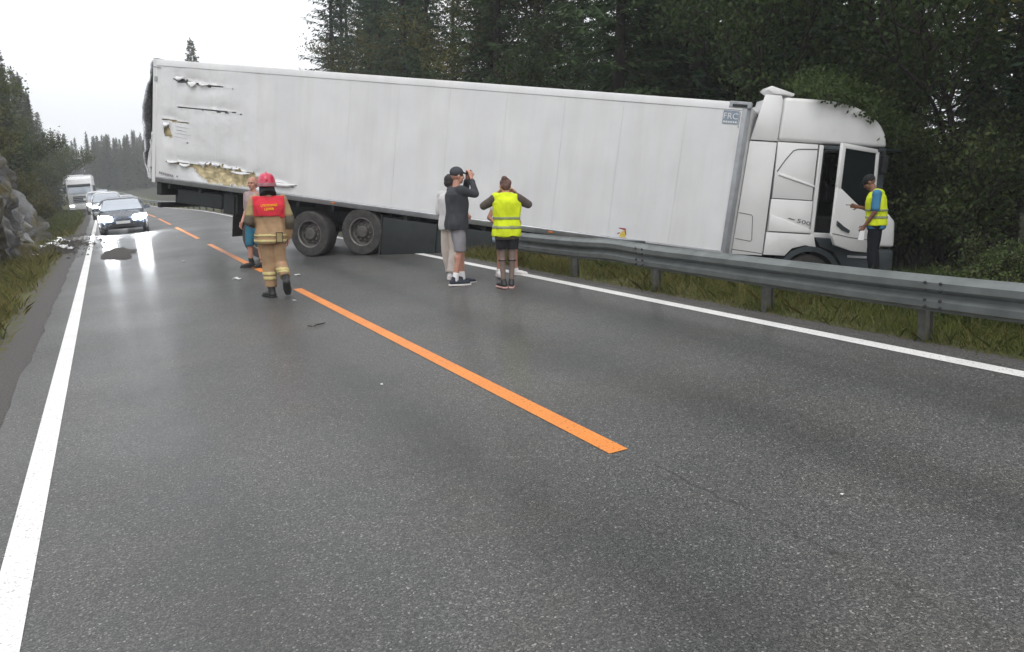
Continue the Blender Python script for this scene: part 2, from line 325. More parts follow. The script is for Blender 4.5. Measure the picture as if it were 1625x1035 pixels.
class MB:
    def __init__(s): s.v = []; s.f = []
    def add(s, vs, fs, M=None):
        o = len(s.v)
        for p in vs: s.v.append(tuple(M @ Vector(p)) if M else tuple(p))
        for f in fs: s.f.append(tuple(i + o for i in f))
        return s
    def bm(s, bm, M=None):
        bm.verts.index_update(); s.add([v.co.copy() for v in bm.verts], [[v.index for v in f.verts] for f in bm.faces], M); bm.free(); return s
    def box(s, c, d, bev=0.0, M=None, seg=1):
        bm = bmesh.new(); bmesh.ops.create_cube(bm, size=1.0)
        for v in bm.verts: v.co = Vector((v.co.x * d[0] + c[0], v.co.y * d[1] + c[1], v.co.z * d[2] + c[2]))
        if bev: bmesh.ops.bevel(bm, geom=bm.edges[:], offset=bev, segments=seg, affect='EDGES', profile=0.6)
        return s.bm(bm, M)
    def bb(s, x0, x1, y0, y1, z0, z1, bev=0.0, M=None, seg=1):
        return s.box(((x0 + x1) / 2, (y0 + y1) / 2, (z0 + z1) / 2), (abs(x1 - x0), abs(y1 - y0), abs(z1 - z0)), bev, M, seg)
    def prism(s, poly, a, b, axis='y', bev=0.0, M=None, seg=2):
        """poly in the two other axes (x,z for 'y'; x,y for 'z'; y,z for 'x'), extruded from a to b"""
        def P(u, w, t): return {'y': (u, t, w), 'z': (u, w, t), 'x': (t, u, w)}[axis]
        bm = bmesh.new(); n = len(poly)
        A = [bm.verts.new(P(u, w, a)) for u, w in poly]; B = [bm.verts.new(P(u, w, b)) for u, w in poly]
        bm.faces.new(A); bm.faces.new(B[::-1])
        for i in range(n): bm.faces.new((A[i], B[i], B[(i + 1) % n], A[(i + 1) % n]))
        bmesh.ops.recalc_face_normals(bm, faces=bm.faces[:])
        if bev: bmesh.ops.bevel(bm, geom=bm.edges[:], offset=bev, segments=seg, affect='EDGES', profile=0.5, clamp_overlap=True)
        return s.bm(bm, M)
    def tube(s, pts, r, n=8, cap=True, M=None):
        pts = [Vector(p) for p in pts]; rr = r if isinstance(r, (list, tuple)) else [r] * len(pts)
        rings = []; pu = None
        for i, p in enumerate(pts):
            t = (pts[min(i + 1, len(pts) - 1)] - pts[max(i - 1, 0)]).normalized()
            u = (pu - pu.dot(t) * t) if pu else t.orthogonal()
            if u.length < 1e-6: u = t.orthogonal()
            u.normalize(); pu = u; w = t.cross(u)
            rings.append([p + rr[i] * (math.cos(2 * math.pi * k / n) * u + math.sin(2 * math.pi * k / n) * w) for k in range(n)])
        return s.loft(rings, cap, M)
    def loft(s, rings, cap=True, M=None, closed=True):
        n = len(rings[0]); vs = [p for r_ in rings for p in r_]; fs = []
        for i in range(len(rings) - 1):
            for k in range(n if closed else n - 1):
                k2 = (k + 1) % n; fs.append((i * n + k, i * n + k2, (i + 1) * n + k2, (i + 1) * n + k))
        if cap: fs.append(tuple(range(n - 1, -1, -1))); fs.append(tuple((len(rings) - 1) * n + k for k in range(n)))
        return s.add(vs, fs, M)
    def lathe(s, prof, n=24, M=None, cap=True):
        """prof [(radius, height)] about local z"""
        return s.loft([[Vector((r_ * math.cos(2 * math.pi * k / n), r_ * math.sin(2 * math.pi * k / n), h)) for k in range(n)] for r_, h in prof], cap, M)
    def quad(s, *p, M=None): return s.add(p, [tuple(range(len(p)))], M)
    def build(s, name, mat, parent=None, smooth=False, auto=None):
        me = bpy.data.meshes.new(name); me.from_pydata([tuple(p) for p in s.v], [], s.f)
        bm = bmesh.new(); bm.from_mesh(me); bmesh.ops.recalc_face_normals(bm, faces=bm.faces[:])
        if auto is not None:
            for e in bm.edges:
                if len(e.link_faces) == 2 and e.calc_face_angle(0) > R(auto): e.smooth = False
        bm.to_mesh(me); bm.free()
        shade(me, smooth or auto is not None); me.update()
        return mobj(name, me, mat, parent)

def text_obj(name, body, size, mat, parent, M, ext=0.002, width=None):
    cu = bpy.data.curves.new(name, 'FONT'); cu.body = body; cu.size = size; cu.extrude = ext; cu.align_x = 'CENTER'; cu.align_y = 'CENTER'; cu.resolution_u = 3
    t = bpy.data.objects.new(name, cu); COL.objects.link(t)
    dg = bpy.context.evaluated_depsgraph_get(); dg.update(); me = bpy.data.meshes.new_from_object(t.evaluated_get(dg))
    bpy.data.objects.remove(t); bpy.data.curves.remove(cu)
    if width:
        xs = [v.co.x for v in me.vertices]; k = width / (max(xs) - min(xs))
        for v in me.vertices: v.co.x *= k
    me.transform(M); me.materials.clear()
    return mobj(name, me, mat, parent)

def copy_tree(o, parent=None):
    c = o.copy(); COL.objects.link(c); c.parent = parent
    for ch in o.children: copy_tree(ch, c)
    return c
def plane_axes(origin, xdir, ydir):
    z = Vector(xdir).cross(Vector(ydir)); mm = Matrix((Vector(xdir), Vector(ydir), z)).transposed().to_4x4(); mm.translation = Vector(origin); return mm
def sstep(a, b, x):
    t = min(1.0, max(0.0, (x - a) / (b - a))); return t * t * (3 - 2 * t)
def fbm(x, y, z=0.0, sc=1.0, o=4): return noise.fractal(Vector((x * sc, y * sc, z * sc)), 1.0, 2.0, o)

# ------------------------------------------------------------------ road line and ground height (road frame)
XL, XC, XR = -0.645, 2.565, 5.776
XA0, XA1 = -0.99, 5.99            # asphalt edges
def bend(y):                      # sideways run of the road: it bends left in the distance
    t = max(0.0, y - 50.0); return -t * t / 2600.0
def rise(y):                      # lengthwise profile
    return -0.35 * sstep(50, 100, y) + 1.2 * sstep(105, 160, y) + 2.0 * sstep(150, 230, y)
def ground_z(x, y):
    X = x - bend(y)
    z = 0.0
    if X > 6.5:
        s = 0.62 + 0.38 * sstep(9.4, 12.2, y)
        s *= 1 - 0.45 * sstep(26, 60, y)
        d = -1.06 * sstep(6.5, 9.8, X) - 0.13 * max(0, min(X, 15.5) - 9.8)
        z += s * d + 0.05 * max(0, X - 17) - 0.0
        if X > 26: z -= 0.03 * (X - 26) * 1.0
        z += 0.10 * fbm(x, y, 0, 0.35) * sstep(6.8, 9, X)
        if X > 20: z -= BANK * (X - 20) * 0.8
    elif X < -1.5:
        e = -1.5 - X
        z += -0.16 * sstep(0.1, 0.9, e) + 0.30 * max(0, e - 1.2) * sstep(1.0, 4, e)
        z = min(z, 5.5 + 0.02 * e)
        z += 0.10 * fbm(x, y, 3, 0.4) * sstep(0.4, 2, e)
        if X < -12: z += BANK * (-12 - X) * 0.6
    return z + rise(y)

# ------------------------------------------------------------------ the setting
def build_ground():
    xs = list(np.concatenate([np.linspace(-500, -60, 10), np.linspace(-52, -14, 14), np.linspace(-12, -2.2, 22), np.linspace(-1.9, -0.9, 8), np.linspace(-0.5, 5.6, 5), np.linspace(5.9, 7.0, 10), np.linspace(7.25, 16, 32), np.linspace(17, 60, 26), np.linspace(75, 600, 10)]))
    ys = list(np.concatenate([np.linspace(-260, -30, 6), np.linspace(-20, 0, 8), np.linspace(1, 26, 64), np.linspace(27, 70, 44), np.linspace(73, 260, 50), np.linspace(290, 900, 8)]))
    V = []; Z = []
    for y in ys:
        for X in xs:
            x = X + bend(min(y, 240)); z = ground_z(x, y) if y < 240 else ground_z(X + bend(240), 240)
            if XA0 - 0.02 < X < XA1 + 0.02: z -= 0.05
            V.append((x, y, z))
            gr = 1.0 if (X < -0.5 and X > -1.30) or (5.6 < X < 6.06) else (0.5 if -1.52 < X < -1.2 or 6.0 < X < 6.16 else 0.0)
            so_ = 0.0
            if 8.0 < X < 11.5 and 4 < y < 16: so_ = 0.75
            if -2.6 < X < -1.0 and 27 < y < 40: so_ = 0.9; gr *= 0.2
            ff = sstep(8.6, 11.5, X) * 0.95 if X > 0 else sstep(3.5, 7, -X) * 0.85
            Z.append((gr, so_, ff, 1.0))
    nx, ny = len(xs), len(ys)
    F = [(j * nx + i, j * nx + i + 1, (j + 1) * nx + i + 1, (j + 1) * nx + i) for j in range(ny - 1) for i in range(nx - 1)]
    me = np_mesh('ground', V, F); shade(me)
    a = me.color_attributes.new('zone', 'FLOAT_COLOR', 'POINT'); a.data.foreach_set('color', np.array(Z, np.float32).ravel())
    o = mobj('ground', me, 'ground'); o.matrix_world = RB; tag(o, kind='structure')
build_ground()

def strip(name, x0, x1, ylist, dz, mat, jag=0.0):
    V = []; F = []
    for k, y in enumerate(ylist):
        b = bend(y); z = rise(y) + dz
        j0 = jag * fbm(0.3, y, 5, 1.1); j1 = jag * fbm(0.9, y, 9, 1.1)
        V += [(x0 + b + j0, y, z), (x1 + b + j1, y, z)]
        if k: F.append((2 * k - 2, 2 * k - 1, 2 * k + 1, 2 * k))
    me = np_mesh(name, V, F); return mobj(name, me, mat)
YS = list(np.arange(-30, 60, 0.25)) + list(np.arange(60, 246, 2.0))
road = strip('road', XA0, XA1, YS, 0.0, 'asphalt', 0.05); road.matrix_world = RB; tag(road, kind='structure')
def marking(name, x, w, y0, y1, mat):
    n = max(2, int((y1 - y0) / 1.0) + 1)
    o = strip(name, x - w / 2, x + w / 2, list(np.linspace(y0, y1, n)), 0.004, mat); o.parent = road; return o
marking('edge_line', XL, 0.15, -20, 245, 'white_paint'); marking('edge_line', XR, 0.15, -20, 245, 'white_paint')
yd = 3.96 - 24.72
while yd < 150:
    marking('centre_dash', XC, 0.135, yd, yd + 9.27, 'orange_paint'); yd += 12.36

# wet dark smear of soil and oil the truck left by the left edge line
def blot(name, cx, cy, rx, ry, seed, mat, dz, label, cat):
    rg = random.Random(seed); n = 40; V = [(cx, cy, dz)]; F = []
    for k in range(n):
        a = 2 * math.pi * k / n; q = 0.75 + 0.45 * fbm(math.cos(a) * 2, math.sin(a) * 2, seed, 1.0)
        V.append((cx + rx * q * math.cos(a), cy + ry * q * math.sin(a), dz))
        F.append((0, k + 1, (k + 1) % n + 1))
    o = mobj(name, np_mesh(name, V, F), mat); o.matrix_world = RB; return tag(o, label, cat, kind='structure')
blot('soil_stain', 0.12, 25.6, 0.62, 3.0, 3, 'soil', 0.008, 'dark wet soil smeared over the road by the left edge line', 'stain')

# ------------------------------------------------------------------ rock cutting on the left
def build_rock():
    ny, nz = 150, 46; V = []; F = []
    y0, y1 = 23.0, 46.5
    for j in range(ny):
        y = y0 + (y1 - y0) * j / (ny - 1)
        env = sstep(y0, y0 + 5.0, y) * (1 - sstep(38.5, y1, y))
        for i in range(nz):
            t = i / (nz - 1); H = 4.9 * env + 0.08
            z = -0.25 + H * t
            off = 0.85 * t * H * 0.30 + 0.4 * (1 - env) + 0.9 * max(0, t - 0.82) * 5
            f1 = noise.cell(Vector((y * 0.9 + 0.5 * z, z * 0.75 - 0.3 * y, 1.0))); f2 = noise.cell(Vector((y * 2.1 - z, z * 1.6 + 0.4 * y, 4.0)))
            n1 = fbm(y, z, 2, 0.45); n2 = fbm(y, z, 7, 1.7, 5)
            x = -2.7 - off - 0.36 * f1 - 0.16 * f2 - 0.55 * n1 - 0.16 * n2
            V.append((x + bend(y), y + 0.12 * n2, z + 0.06 * n2 + ground_z(-2.4, y) * 0.5))
    for j in range(ny - 1):
        for i in range(nz - 1):
            F.append((j * nz + i, (j + 1) * nz + i, (j + 1) * nz + i + 1, j * nz + i + 1))
    # back and top slab so that it has thickness
    b0 = len(V)
    for j in range(ny):
        p = V[j * nz + nz - 1]; V.append((p[0] - 3.5, p[1], p[2] + 0.5)); V.append((p[0] - 4.0, p[1], -0.6))
    for j in range(ny - 1):
        F.append((j * nz + nz - 1, (j + 1) * nz + nz - 1, b0 + 2 * j + 2, b0 + 2 * j)); F.append((b0 + 2 * j, b0 + 2 * j + 2, b0 + 2 * j + 3, b0 + 2 * j + 1))
    o = mobj('rock_outcrop', np_mesh('rock_outcrop', V, F), 'rock'); o.matrix_world = RB
    tag(o, 'grey blasted rock face with mossy ledges beside the left verge', 'rock')
build_rock()

# ------------------------------------------------------------------ guardrails
def wprofile():
    # W-beam: (offset towards road, height)
    pts = [(0.0, 0.0), (0.012, 0.018), (0.080, 0.050), (0.083, 0.105), (0.022, 0.140), (0.012, 0.155), (0.022, 0.170), (0.083, 0.205), (0.080, 0.260), (0.012, 0.292), (0.0, 0.31)]
    return [(a, h - 0.155) for a, h in pts]
def rail_run(mb, xline, ys, zc, dx=None, dzf=None):
    prof = wprofile(); rings = []
    for y in ys:
        b = bend(y); zz = zc + rise(y) + (dzf(y) if dzf else 0); xx = xline + b + (dx(y) if dx else 0)
        front = [Vector((xx - a, y, zz + h)) for a, h in prof]; back = [Vector((xx - a + 0.005, y, zz + h)) for a, h in reversed(prof)]
        rings.append(front + back)
    mb.loft(rings)
def post_mesh(h=0.99):
    mb = MB(); mb.bb(-0.05, 0.055, -0.003, 0.003, 0, h); mb.bb(-0.053, -0.047, -0.035, 0.04, 0, h); mb.bb(0.050, 0.056, -0.035, 0.04, 0, h)
    mb.bb(-0.05, 0.05, 0.03, 0.036, 0, h)
    return mb
def guardrail_near():
    g = empty('guardrail', RB @ Matrix.Translation((6.2, 6.5, 0)), 'near steel guardrail running past the right edge line, its far end bent under the trailer', 'guardrail')
    off = Matrix.Translation((-6.2, -6.5, 0))
    def dx(y): return 0.05 * math.exp(-((y - 9.6) / 0.9) ** 2) + 1.5 * sstep(12.0, 14.6, y) ** 1.3 + 0.02 * math.sin(y * 1.1)
    def dz(y): return 0.022 * math.exp(-((y - 9.3) / 0.55) ** 2) - 0.30 * sstep(12.2, 14.6, y) + 0.010 * math.sin(y * 0.8)
    cuts = [-4.0, 0.35, 4.55, 8.75, 12.4, 14.6]
    for a, b in zip(cuts[:-1], cuts[1:]):
        mb = MB(); rail_run(mb, 6.09 if (cuts.index(a) % 2) else 6.094, list(np.linspace(a - (0.28 if a > 0 else 0), b, max(6, int((b - a) * 5)))), 0.455, dx, dz)
        mb2 = MB(); mb2.add(mb.v, mb.f, off); o = mb2.build('rail_beam', 'galvanised', g, auto=28)
        if a > 0:
            for k, yy in enumerate((a - 0.21, a - 0.07)):
                for hh in (0.072, -0.072):
                    for s2 in (0.03, -0.03):
                        q = MB(); M = off @ Matrix.Translation((6.09 + dx(yy) - 0.086, yy, 0.455 + dz(yy) + hh + s2)) @ Matrix.Rotation(R(90), 4, 'Y')
                        q.lathe([(0.0, -0.012), (0.008, -0.012), (0.014, -0.006), (0.015, 0.004)], 8, M); q.build('splice_bolt', 'bolt', o)
    pm = post_mesh()
    for k, y in enumerate([-1.25, 0.72, 2.69, 4.62, 6.54, 8.51, 10.55, 12.4]):
        q = MB(); tilt = 0.02 * math.sin(k * 2.1) - (0.5 if y > 12 else 0)
        M = off @ Matrix.Translation((6.2 + max(0, dx(y)) * 0.8, y, -0.42)) @ Matrix.Rotation(tilt, 4, 'X'); q.add(pm.v, pm.f, M)
        p = q.build('post', 'rail_lichen', g)
        w = MB(); w.bb(-0.052, -0.06 - 0.045, -0.05, 0.05, 0.78, 0.96, 0.004, M); w.build('spacer', 'galvanised', p)
guardrail_near()
def guardrail_far():
    g = empty('guardrail', RB @ Matrix.Translation((6.2, 24, 0)), 'distant steel guardrail following the left bend, seen under the trailer tail', 'guardrail')
    off = Matrix.Translation((-6.2, -24, 0))
    for a, b in ((22, 60), (60, 110), (110, 170), (170, 240)):
        mb = MB(); rail_run(mb, 6.09, list(np.linspace(a, b, int((b - a) / 1.5))), 0.47); mb2 = MB(); mb2.add(mb.v, mb.f, off); mb2.build('rail_beam', 'galvanised', g, auto=28)
    src = None; y = 24.0
    while y < 112:
        if src is None:
            q = MB(); pm = post_mesh(); q.add(pm.v, pm.f); o = q.build('post', 'rail_lichen', g); src = o
        else:
            o = src.copy(); COL.objects.link(o); o.parent = g
        o.location = (bend(y), y - 24, rise(y) - 0.42); y += 4.0
guardrail_far()

# ------------------------------------------------------------------ semi-trailer across the road
def euler_m(t):
    yaw, pitch, roll = t[3:6]
    return Matrix.Translation(t[:3]) @ Matrix.Rotation(yaw, 4, 'Z') @ Matrix.Rotation(pitch, 4, 'Y') @ Matrix.Rotation(roll, 4, 'X')
TR = euler_m((1.115, 21.353, 1.898, -0.822, 0.162, -0.057))
TL, TW, TH = 13.4, 2.55, 2.80

def wheel_parts(parent, name, radius, width, c, side, M0, single=True):
    """wheel about the local y axis, centre c, side -1 = outer face towards -y"""
    M = M0 @ Matrix.Translation(c) @ Matrix.Rotation(R(90) * (1 if side < 0 else -1), 4, 'X')     # local z -> outward
    w = empty(name, Matrix.Identity(4)); w.parent = parent
    h = width / 2; r = radius
    q = MB(); q.lathe([(r * .58, -h), (r * .80, -h), (r * .95, -h * .96), (r * .995, -h * .78), (r, -h * .4), (r, h * .4), (r * .995, h * .78), (r * .95, h * .96), (r * .80, h), (r * .62, h * .96), (r * .585, h * .80)], 40, M, cap=False)
    q.build('tyre', 'tyre', w, auto=35)
    for gx in (-0.5, 0.0, 0.5):
        g = MB(); g.lathe([(r * 1.0015, gx * h - .008), (r * 1.003, gx * h - .006), (r * 1.003, gx * h + .006), (r * 1.0015, gx * h + .008)], 40, M, cap=False); g.build('tread_groove', 'rubber', w)
    q = MB(); q.lathe([(r * .60, h * .80), (r * .605, h * .93), (r * .575, h * .93), (r * .56, h * .80)], 36, M, cap=False); q.build('rim_lip', 'rim_edge', w, smooth=True)
    q = MB(); q.lathe([(r * .57, h * .85), (r * .54, h * .35), (r * .46, h * .25), (r * .40, h * .30), (r * .30, h * .42), (r * .27, h * .45), (r * .26, h * .75), (r * .22, h * .85), (0.001, h * .87)], 36, M, cap=False); rim = q.build('rim', 'rim_steel', w, auto=30)
    b = MB()
    for k in range(10):
        a = 2 * math.pi * k / 10; b.lathe([(0.017, 0), (0.017, .035), (0.010, .042), (0.0005, .042)], 6, M @ Matrix.Translation((r * .335 * math.cos(a), r * .335 * math.sin(a), h * .38)), cap=False)
    b.build('wheel_nuts', 'rim_edge', rim)
    hh = MB()
    for k in range(8):
        a = 2 * math.pi * (k + .5) / 8; hh.lathe([(0.001, 0), (.030, 0), (.030, .004), (0.001, .004)], 10, M @ Matrix.Translation((r * .455 * math.cos(a), r * .455 * math.sin(a), h * .255)), cap=False)
    hh.build('hand_holes', 'interior', rim)
    return w

GASH = [  # polyline (x, z, half width), lip height outward, dent depth
    ([(0.50, 2.40, .0), (0.62, 2.38, .030), (0.95, 2.33, .045), (1.15, 2.33, .018), (1.5, 2.30, .026), (1.75, 2.31, .012), (2.25, 2.27, .0)], .060, .05),
    ([(0.45, 1.76, .0), (0.7, 1.765, .010), (1.2, 1.77, .014), (1.9, 1.765, .022), (2.5, 1.745, .0)], .045, .035),
    ([(0.16, 1.50, .0), (0.25, 1.48, .016), (0.55, 1.45, .022), (0.8, 1.43, .012), (1.15, 1.43, .0)], .04, .05),
    ([(0.24, 1.22, .0), (0.28, 1.22, .12), (0.36, 1.20, .16), (0.44, 1.13, .09), (0.52, 1.09, .0)], .02, .03),
    ([(0.60, 1.00, .0), (0.9, 1.0, .006), (1.3, 0.97, .006), (1.6, 0.95, .0)], .02, .02),
    ([(0.30, 0.52, .0), (0.5, 0.50, .022), (0.9, 0.50, .026), (1.12, 0.49, .040), (1.3, 0.42, .125), (1.62, 0.335, .22), (2.0, 0.34, .20), (2.4, 0.33, .18), (2.7, 0.32, .15), (3.0, 0.33, .09), (3.3, 0.33, .035), (3.6, 0.32, .016), (3.95, 0.29, .0)], .075, .05),
]
def interp(P, x):
    for a, b in zip(P[:-1], P[1:]):
        if a[0] <= x <= b[0]:
            t = (x - a[0]) / max(1e-6, b[0] - a[0]); return a[1] + (b[1] - a[1]) * t, a[2] + (b[2] - a[2]) * t
    return None
def skin_y(x, z):
    """outward push (towards -y) of the damaged skin and whether it is torn away"""
    push = 0.0; hole = False
    for P, lip, dent in GASH:
        q = interp(P, x)
        if q is None: continue
        zc, hw = q; zc += 0.020 * fbm(x, 1.0, zc * 3, 3.2); d = z - zc; hwn = hw * (1 + 0.6 * fbm(x, z, 2.0, 7.0))
        if abs(d) < hwn: hole = True
        e = abs(d) - hw; k = min(1.0, hw / 0.02)
        push -= .8 * dent * k * math.exp(-(e / 0.16) ** 2) * (0.7 + 0.5 * fbm(x, z, 5, 2.0))
        push += .45 * lip * k * math.exp(-(e / 0.035) ** 2) * (1.0 if d > 0 else 0.35) * max(0.15, 0.75 + 0.9 * fbm(x, d, 9, 3.4))
    fade = 1 - sstep(2.4, 4.2, x)
    push += 0.012 * fade * fbm(x, z, 11, 1.3)
    return push, hole

def build_trailer():
    A = Matrix.Translation((4.376, 1.275, -1.2)); off = A.inverted()
    root = empty('semi_trailer', RB @ TR @ A, 'long white box semi-trailer slewed across both lanes with torn rear side panels', 'trailer')
    def B(mb, name, mat, parent=root, **kw):
        q = MB(); q.add(mb.v, mb.f, off); return q.build(name, mat, parent, **kw)
    seams = [0.0, 0.62, 1.75, 2.88, 4.02, 5.20, 6.36, 7.52, 8.75, 9.95, 11.10, 12.28, 13.30]
    zb, zt = 0.13, 2.66
    for k, (a, b) in enumerate(zip(seams[:-1], seams[1:])):
        g = 0.0012
        if a < 4.0:
            nx = max(8, int((b - a) / 0.028)); nz = int((zt - zb) / 0.028); V = []; keep = {}; F = []; hv = {}
            for i in range(nx + 1):
                for j in range(nz + 1):
                    x = a + g + (b - a - 2 * g) * i / nx; z = zb + (zt - zb) * j / nz
                    pu, ho = skin_y(x, z); V.append((x, -pu, z))
            for i in range(nx):
                for j in range(nz):
                    x = a + g + (b - a - 2 * g) * (i + .5) / nx; z = zb + (zt - zb) * (j + .5) / nz
                    if skin_y(x, z)[1]: continue
                    c = i * (nz + 1) + j; F.append((c, c + nz + 1, c + nz + 2, c + 1))
            me = np_mesh('side_panel', V, F); used = set(i for f in F for i in f)
            bm = bmesh.new(); bm.from_mesh(me); bmesh.ops.delete(bm, geom=[v for v in bm.verts if not v.link_faces], context='VERTS'); bm.to_mesh(me); bm.free()
            me.transform(off); shade(me, False); o = mobj('side_panel', me, 'trailer_white', root)
            sm = o.modifiers.new('thickness', 'SOLIDIFY'); sm.thickness = 0.006; sm.offset = 0
        else:
            # slightly wavy flat sheet
            nx, nz = 8, 14; V = []; F = []
            ph = 3.7 * k
            for i in range(nx + 1):
                for j in range(nz + 1):
                    x = a + g + (b - a - 2 * g) * i / nx; z = zb + (zt - zb) * j / nz
                    V.append((x, -0.003 * fbm(x, z, ph, 0.9), z))
            for i in range(nx):
                for j in range(nz):
                    c = i * (nz + 1) + j; F.append((c, c + nz + 1, c + nz + 2, c + 1))
            me = np_mesh('side_panel', V, F); me.transform(off); shade(me, False); o = mobj('side_panel', me, 'trailer_white', root)
            sm = o.modifiers.new('thickness', 'SOLIDIFY'); sm.thickness = 0.006; sm.offset = 0
    # panel joint fillers behind the seams, core and inner wall
    for x in seams[1:-1]:
        m_ = MB(); dy = 0.09 if x < 4.2 else 0.0; m_.bb(x - 0.02, x + 0.02, 0.012 + dy, 0.018 + dy, zb, zt); B(m_, 'seam_strip', 'post_grey')
    core = MB()   # foam core of the wall, rough where it is bared
    V = []; F = []; nx, nz = 150, 72
    for i in range(nx + 1):
        for j in range(nz + 1):
            x = 0.10 + 4.0 * i / nx; z = 0.12 + 1.40 * j / nz; V.append((x, 0.070 - 0.030 * fbm(x, z, 1, 3.5, 5) + 0.05 * noise.cell(Vector((x * 6, z * 8, 0))) * 0.4, z))
    for i in range(nx):
        for j in range(nz):
            c = i * (nz + 1) + j; F.append((c, c + nz + 1, c + nz + 2, c + 1))
    me = np_mesh('foam_core', V, F); me.transform(off); shade(me); mobj('foam_core', me, 'foam', root)
    m_ = MB(); m_.bb(0.06, 13.28, 0.13, 0.16, 0.10, 2.68); B(m_, 'inner_wall', 'post_grey')
    m_ = MB(); m_.bb(0.06, 13.3, TW - .06, TW, 0.10, 2.68, .01); B(m_, 'far_side_wall', 'trailer_white')
    m_ = MB(); m_.bb(0.0, 13.38, 0.02, TW - .02, 2.72, 2.79, .02); B(m_, 'roof', 'trailer_white')
    m_ = MB(); m_.bb(0.02, 13.36, .03, TW - .03, 0.0, 0.10); B(m_, 'floor', 'chassis')
    # rails: rounded top rail, stepped bottom rail
    m_ = MB(); m_.prism([(-0.012, 2.665), (-0.012, 2.775), (0.0, 2.80), (0.05, 2.808), (0.05, 2.665)], 0.04, 13.30, 'x'); B(m_, 'top_rail', 'trailer_white', auto=40)
    m_ = MB(); m_.prism([(-0.014, 0.005), (-0.014, 0.085), (-0.022, 0.092), (-0.022, 0.125), (0.04, 0.125), (0.04, 0.005)], 0.05, 13.30, 'x'); B(m_, 'bottom_rail', 'aluminium', auto=40)
    m_ = MB(); m_.prism([(TW - .05, 2.665), (TW - .05, 2.80), (TW + .012, 2.78), (TW + .012, 2.665)], 0.04, 13.30, 'x'); B(m_, 'top_rail', 'trailer_white')
    # front wall, posts and capping
    m_ = MB(); m_.bb(13.30, 13.40, 0.06, TW - .06, 0.02, 2.78, .03); B(m_, 'front_wall', 'trailer_white')
    m_ = MB(); m_.prism([(13.26, -0.016), (13.34, -0.016), (13.405, 0.05), (13.405, 0.13), (13.26, 0.13)], 0.0, 2.70, 'z', .006); B(m_, 'front_corner_post', 'post_grey', auto=40)
    m_ = MB(); m_.bb(13.245, 13.262, -0.020, 0.0, 0.06, 2.66); B(m_, 'post_edge_trim', 'logo_white')
    m_ = MB(); m_.bb(13.02, 13.41, -0.022, 0.14, 2.695, 2.815, .012); c = B(m_, 'corner_cap', 'post_grey', auto=40)
    m_ = MB(); m_.bb(13.08, 13.34, -0.028, -0.020, 2.715, 2.765, .002); B(m_, 'cap_slot', 'chassis', c)
    # rear frame and burst door
    m_ = MB(); m_.bb(-0.07, 0.05, -0.016, 0.12, -0.02, 2.80, .012); B(m_, 'rear_post', 'trailer_white', auto=40)
    m_ = MB(); m_.bb(-0.012, 0.06, -0.022, -0.012, 2.30, 2.42); m_.bb(-0.06, 0.16, -0.024, -0.014, 2.62, 2.64); B(m_, 'corner_bracket', 'post_grey')
    m_ = MB(); m_.bb(-0.07, 0.03, TW - .12, TW + .016, -0.02, 2.80, .012); B(m_, 'rear_post', 'trailer_white')
    m_ = MB(); m_.bb(-0.08, 0.04, 0.0, TW, 2.74, 2.83, .012); B(m_, 'rear_header', 'post_grey')
    def sheet(name, mat, x0, amp, z0, z1, y0, y1, seed, th):
        V = []; F = []; nz, ny = 46, 14
        for j in range(nz + 1):
            t = j / nz; z = z0 + (z1 - z0) * t
            for i in range(ny + 1):
                s = i / ny; y = y0 + (y1 - y0) * s
                x = x0 - amp * (math.sin(math.pi * min(1, t * 1.08)) ** 0.8) * (0.75 + 0.25 * math.cos(3 * s)) - 0.075 * fbm(y * 0.6, z, seed, 1.5, 4) - 0.03 * noise.cell(Vector((z * 3.1, y, seed)))
                V.append((x, y - 0.04 * fbm(0, z, seed + 3, 2.0), z))
        for j in range(nz):
            for i in range(ny):
                c = j * (ny + 1) + i; F.append((c, c + 1, c + ny + 2, c + ny + 1))
        me = np_mesh(name, V, F); me.transform(off); o = mobj(name, me, mat, root); sm = o.modifiers.new('thickness', 'SOLIDIFY'); sm.thickness = th; shade(me); return o
    sheet('burst_door', 'torn_metal', -0.15, 0.20, 0.03, 2.78, 0.02, 1.22, 2, 0.03)
    sheet('burst_door', 'torn_metal', -0.12, 0.12, 0.0, 2.78, 1.28, 2.48, 8, 0.05)
    sheet('door_seal', 'rubber', -0.10, 0.09, 0.02, 2.72, 0.04, 0.30, 5, 0.025)
    sheet('door_lining', 'trailer_white', -0.085, 0.035, 0.05, 1.15, -0.012, 0.06, 12, 0.02)
    # metal flaps peeled out of the wall
    def flap(x0, x1, zc, drop, curl, seed):
        V = []; F = []; nx, nz = 14, 6
        for i in range(nx + 1):
            s = i / nx; x = x0 + (x1 - x0) * s
            for j in range(nz + 1):
                t = j / nz; w = math.sin(math.pi * min(1, s * 1.02 + .0)) ** .6
                V.append((x + .02 * fbm(x, t, seed, 4), -0.012 - curl * w * math.sin(t * 2.2) - .015 * fbm(x, t, seed + 2, 5), zc - drop * w * t + .012 * fbm(x, t, seed + 5, 6)))
        for i in range(nx):
            for j in range(nz):
                c = i * (nz + 1) + j; F.append((c, c + nz + 1, c + nz + 2, c + 1))
        me = np_mesh('torn_flap', V, F); me.transform(off); shade(me); o = mobj('torn_flap', me, 'trailer_white', root); sm = o.modifiers.new('thickness', 'SOLIDIFY'); sm.thickness = .004
    flap(0.40, 0.72, 0.535, .06, .10, 1); flap(0.60, 0.84, 2.46, .10, .09, 4); flap(0.95, 1.20, 2.36, .12, .07, 6); flap(1.25, 1.55, 2.34, .05, .05, 7); flap(0.75, 1.05, 0.50, .08, .05, 9)
    flap(3.15, 3.98, 0.345, .07, .07, 12); flap(2.2, 2.75, 0.47, .05, .06, 14); flap(0.25, 0.45, 1.40, .10, .06, 16)
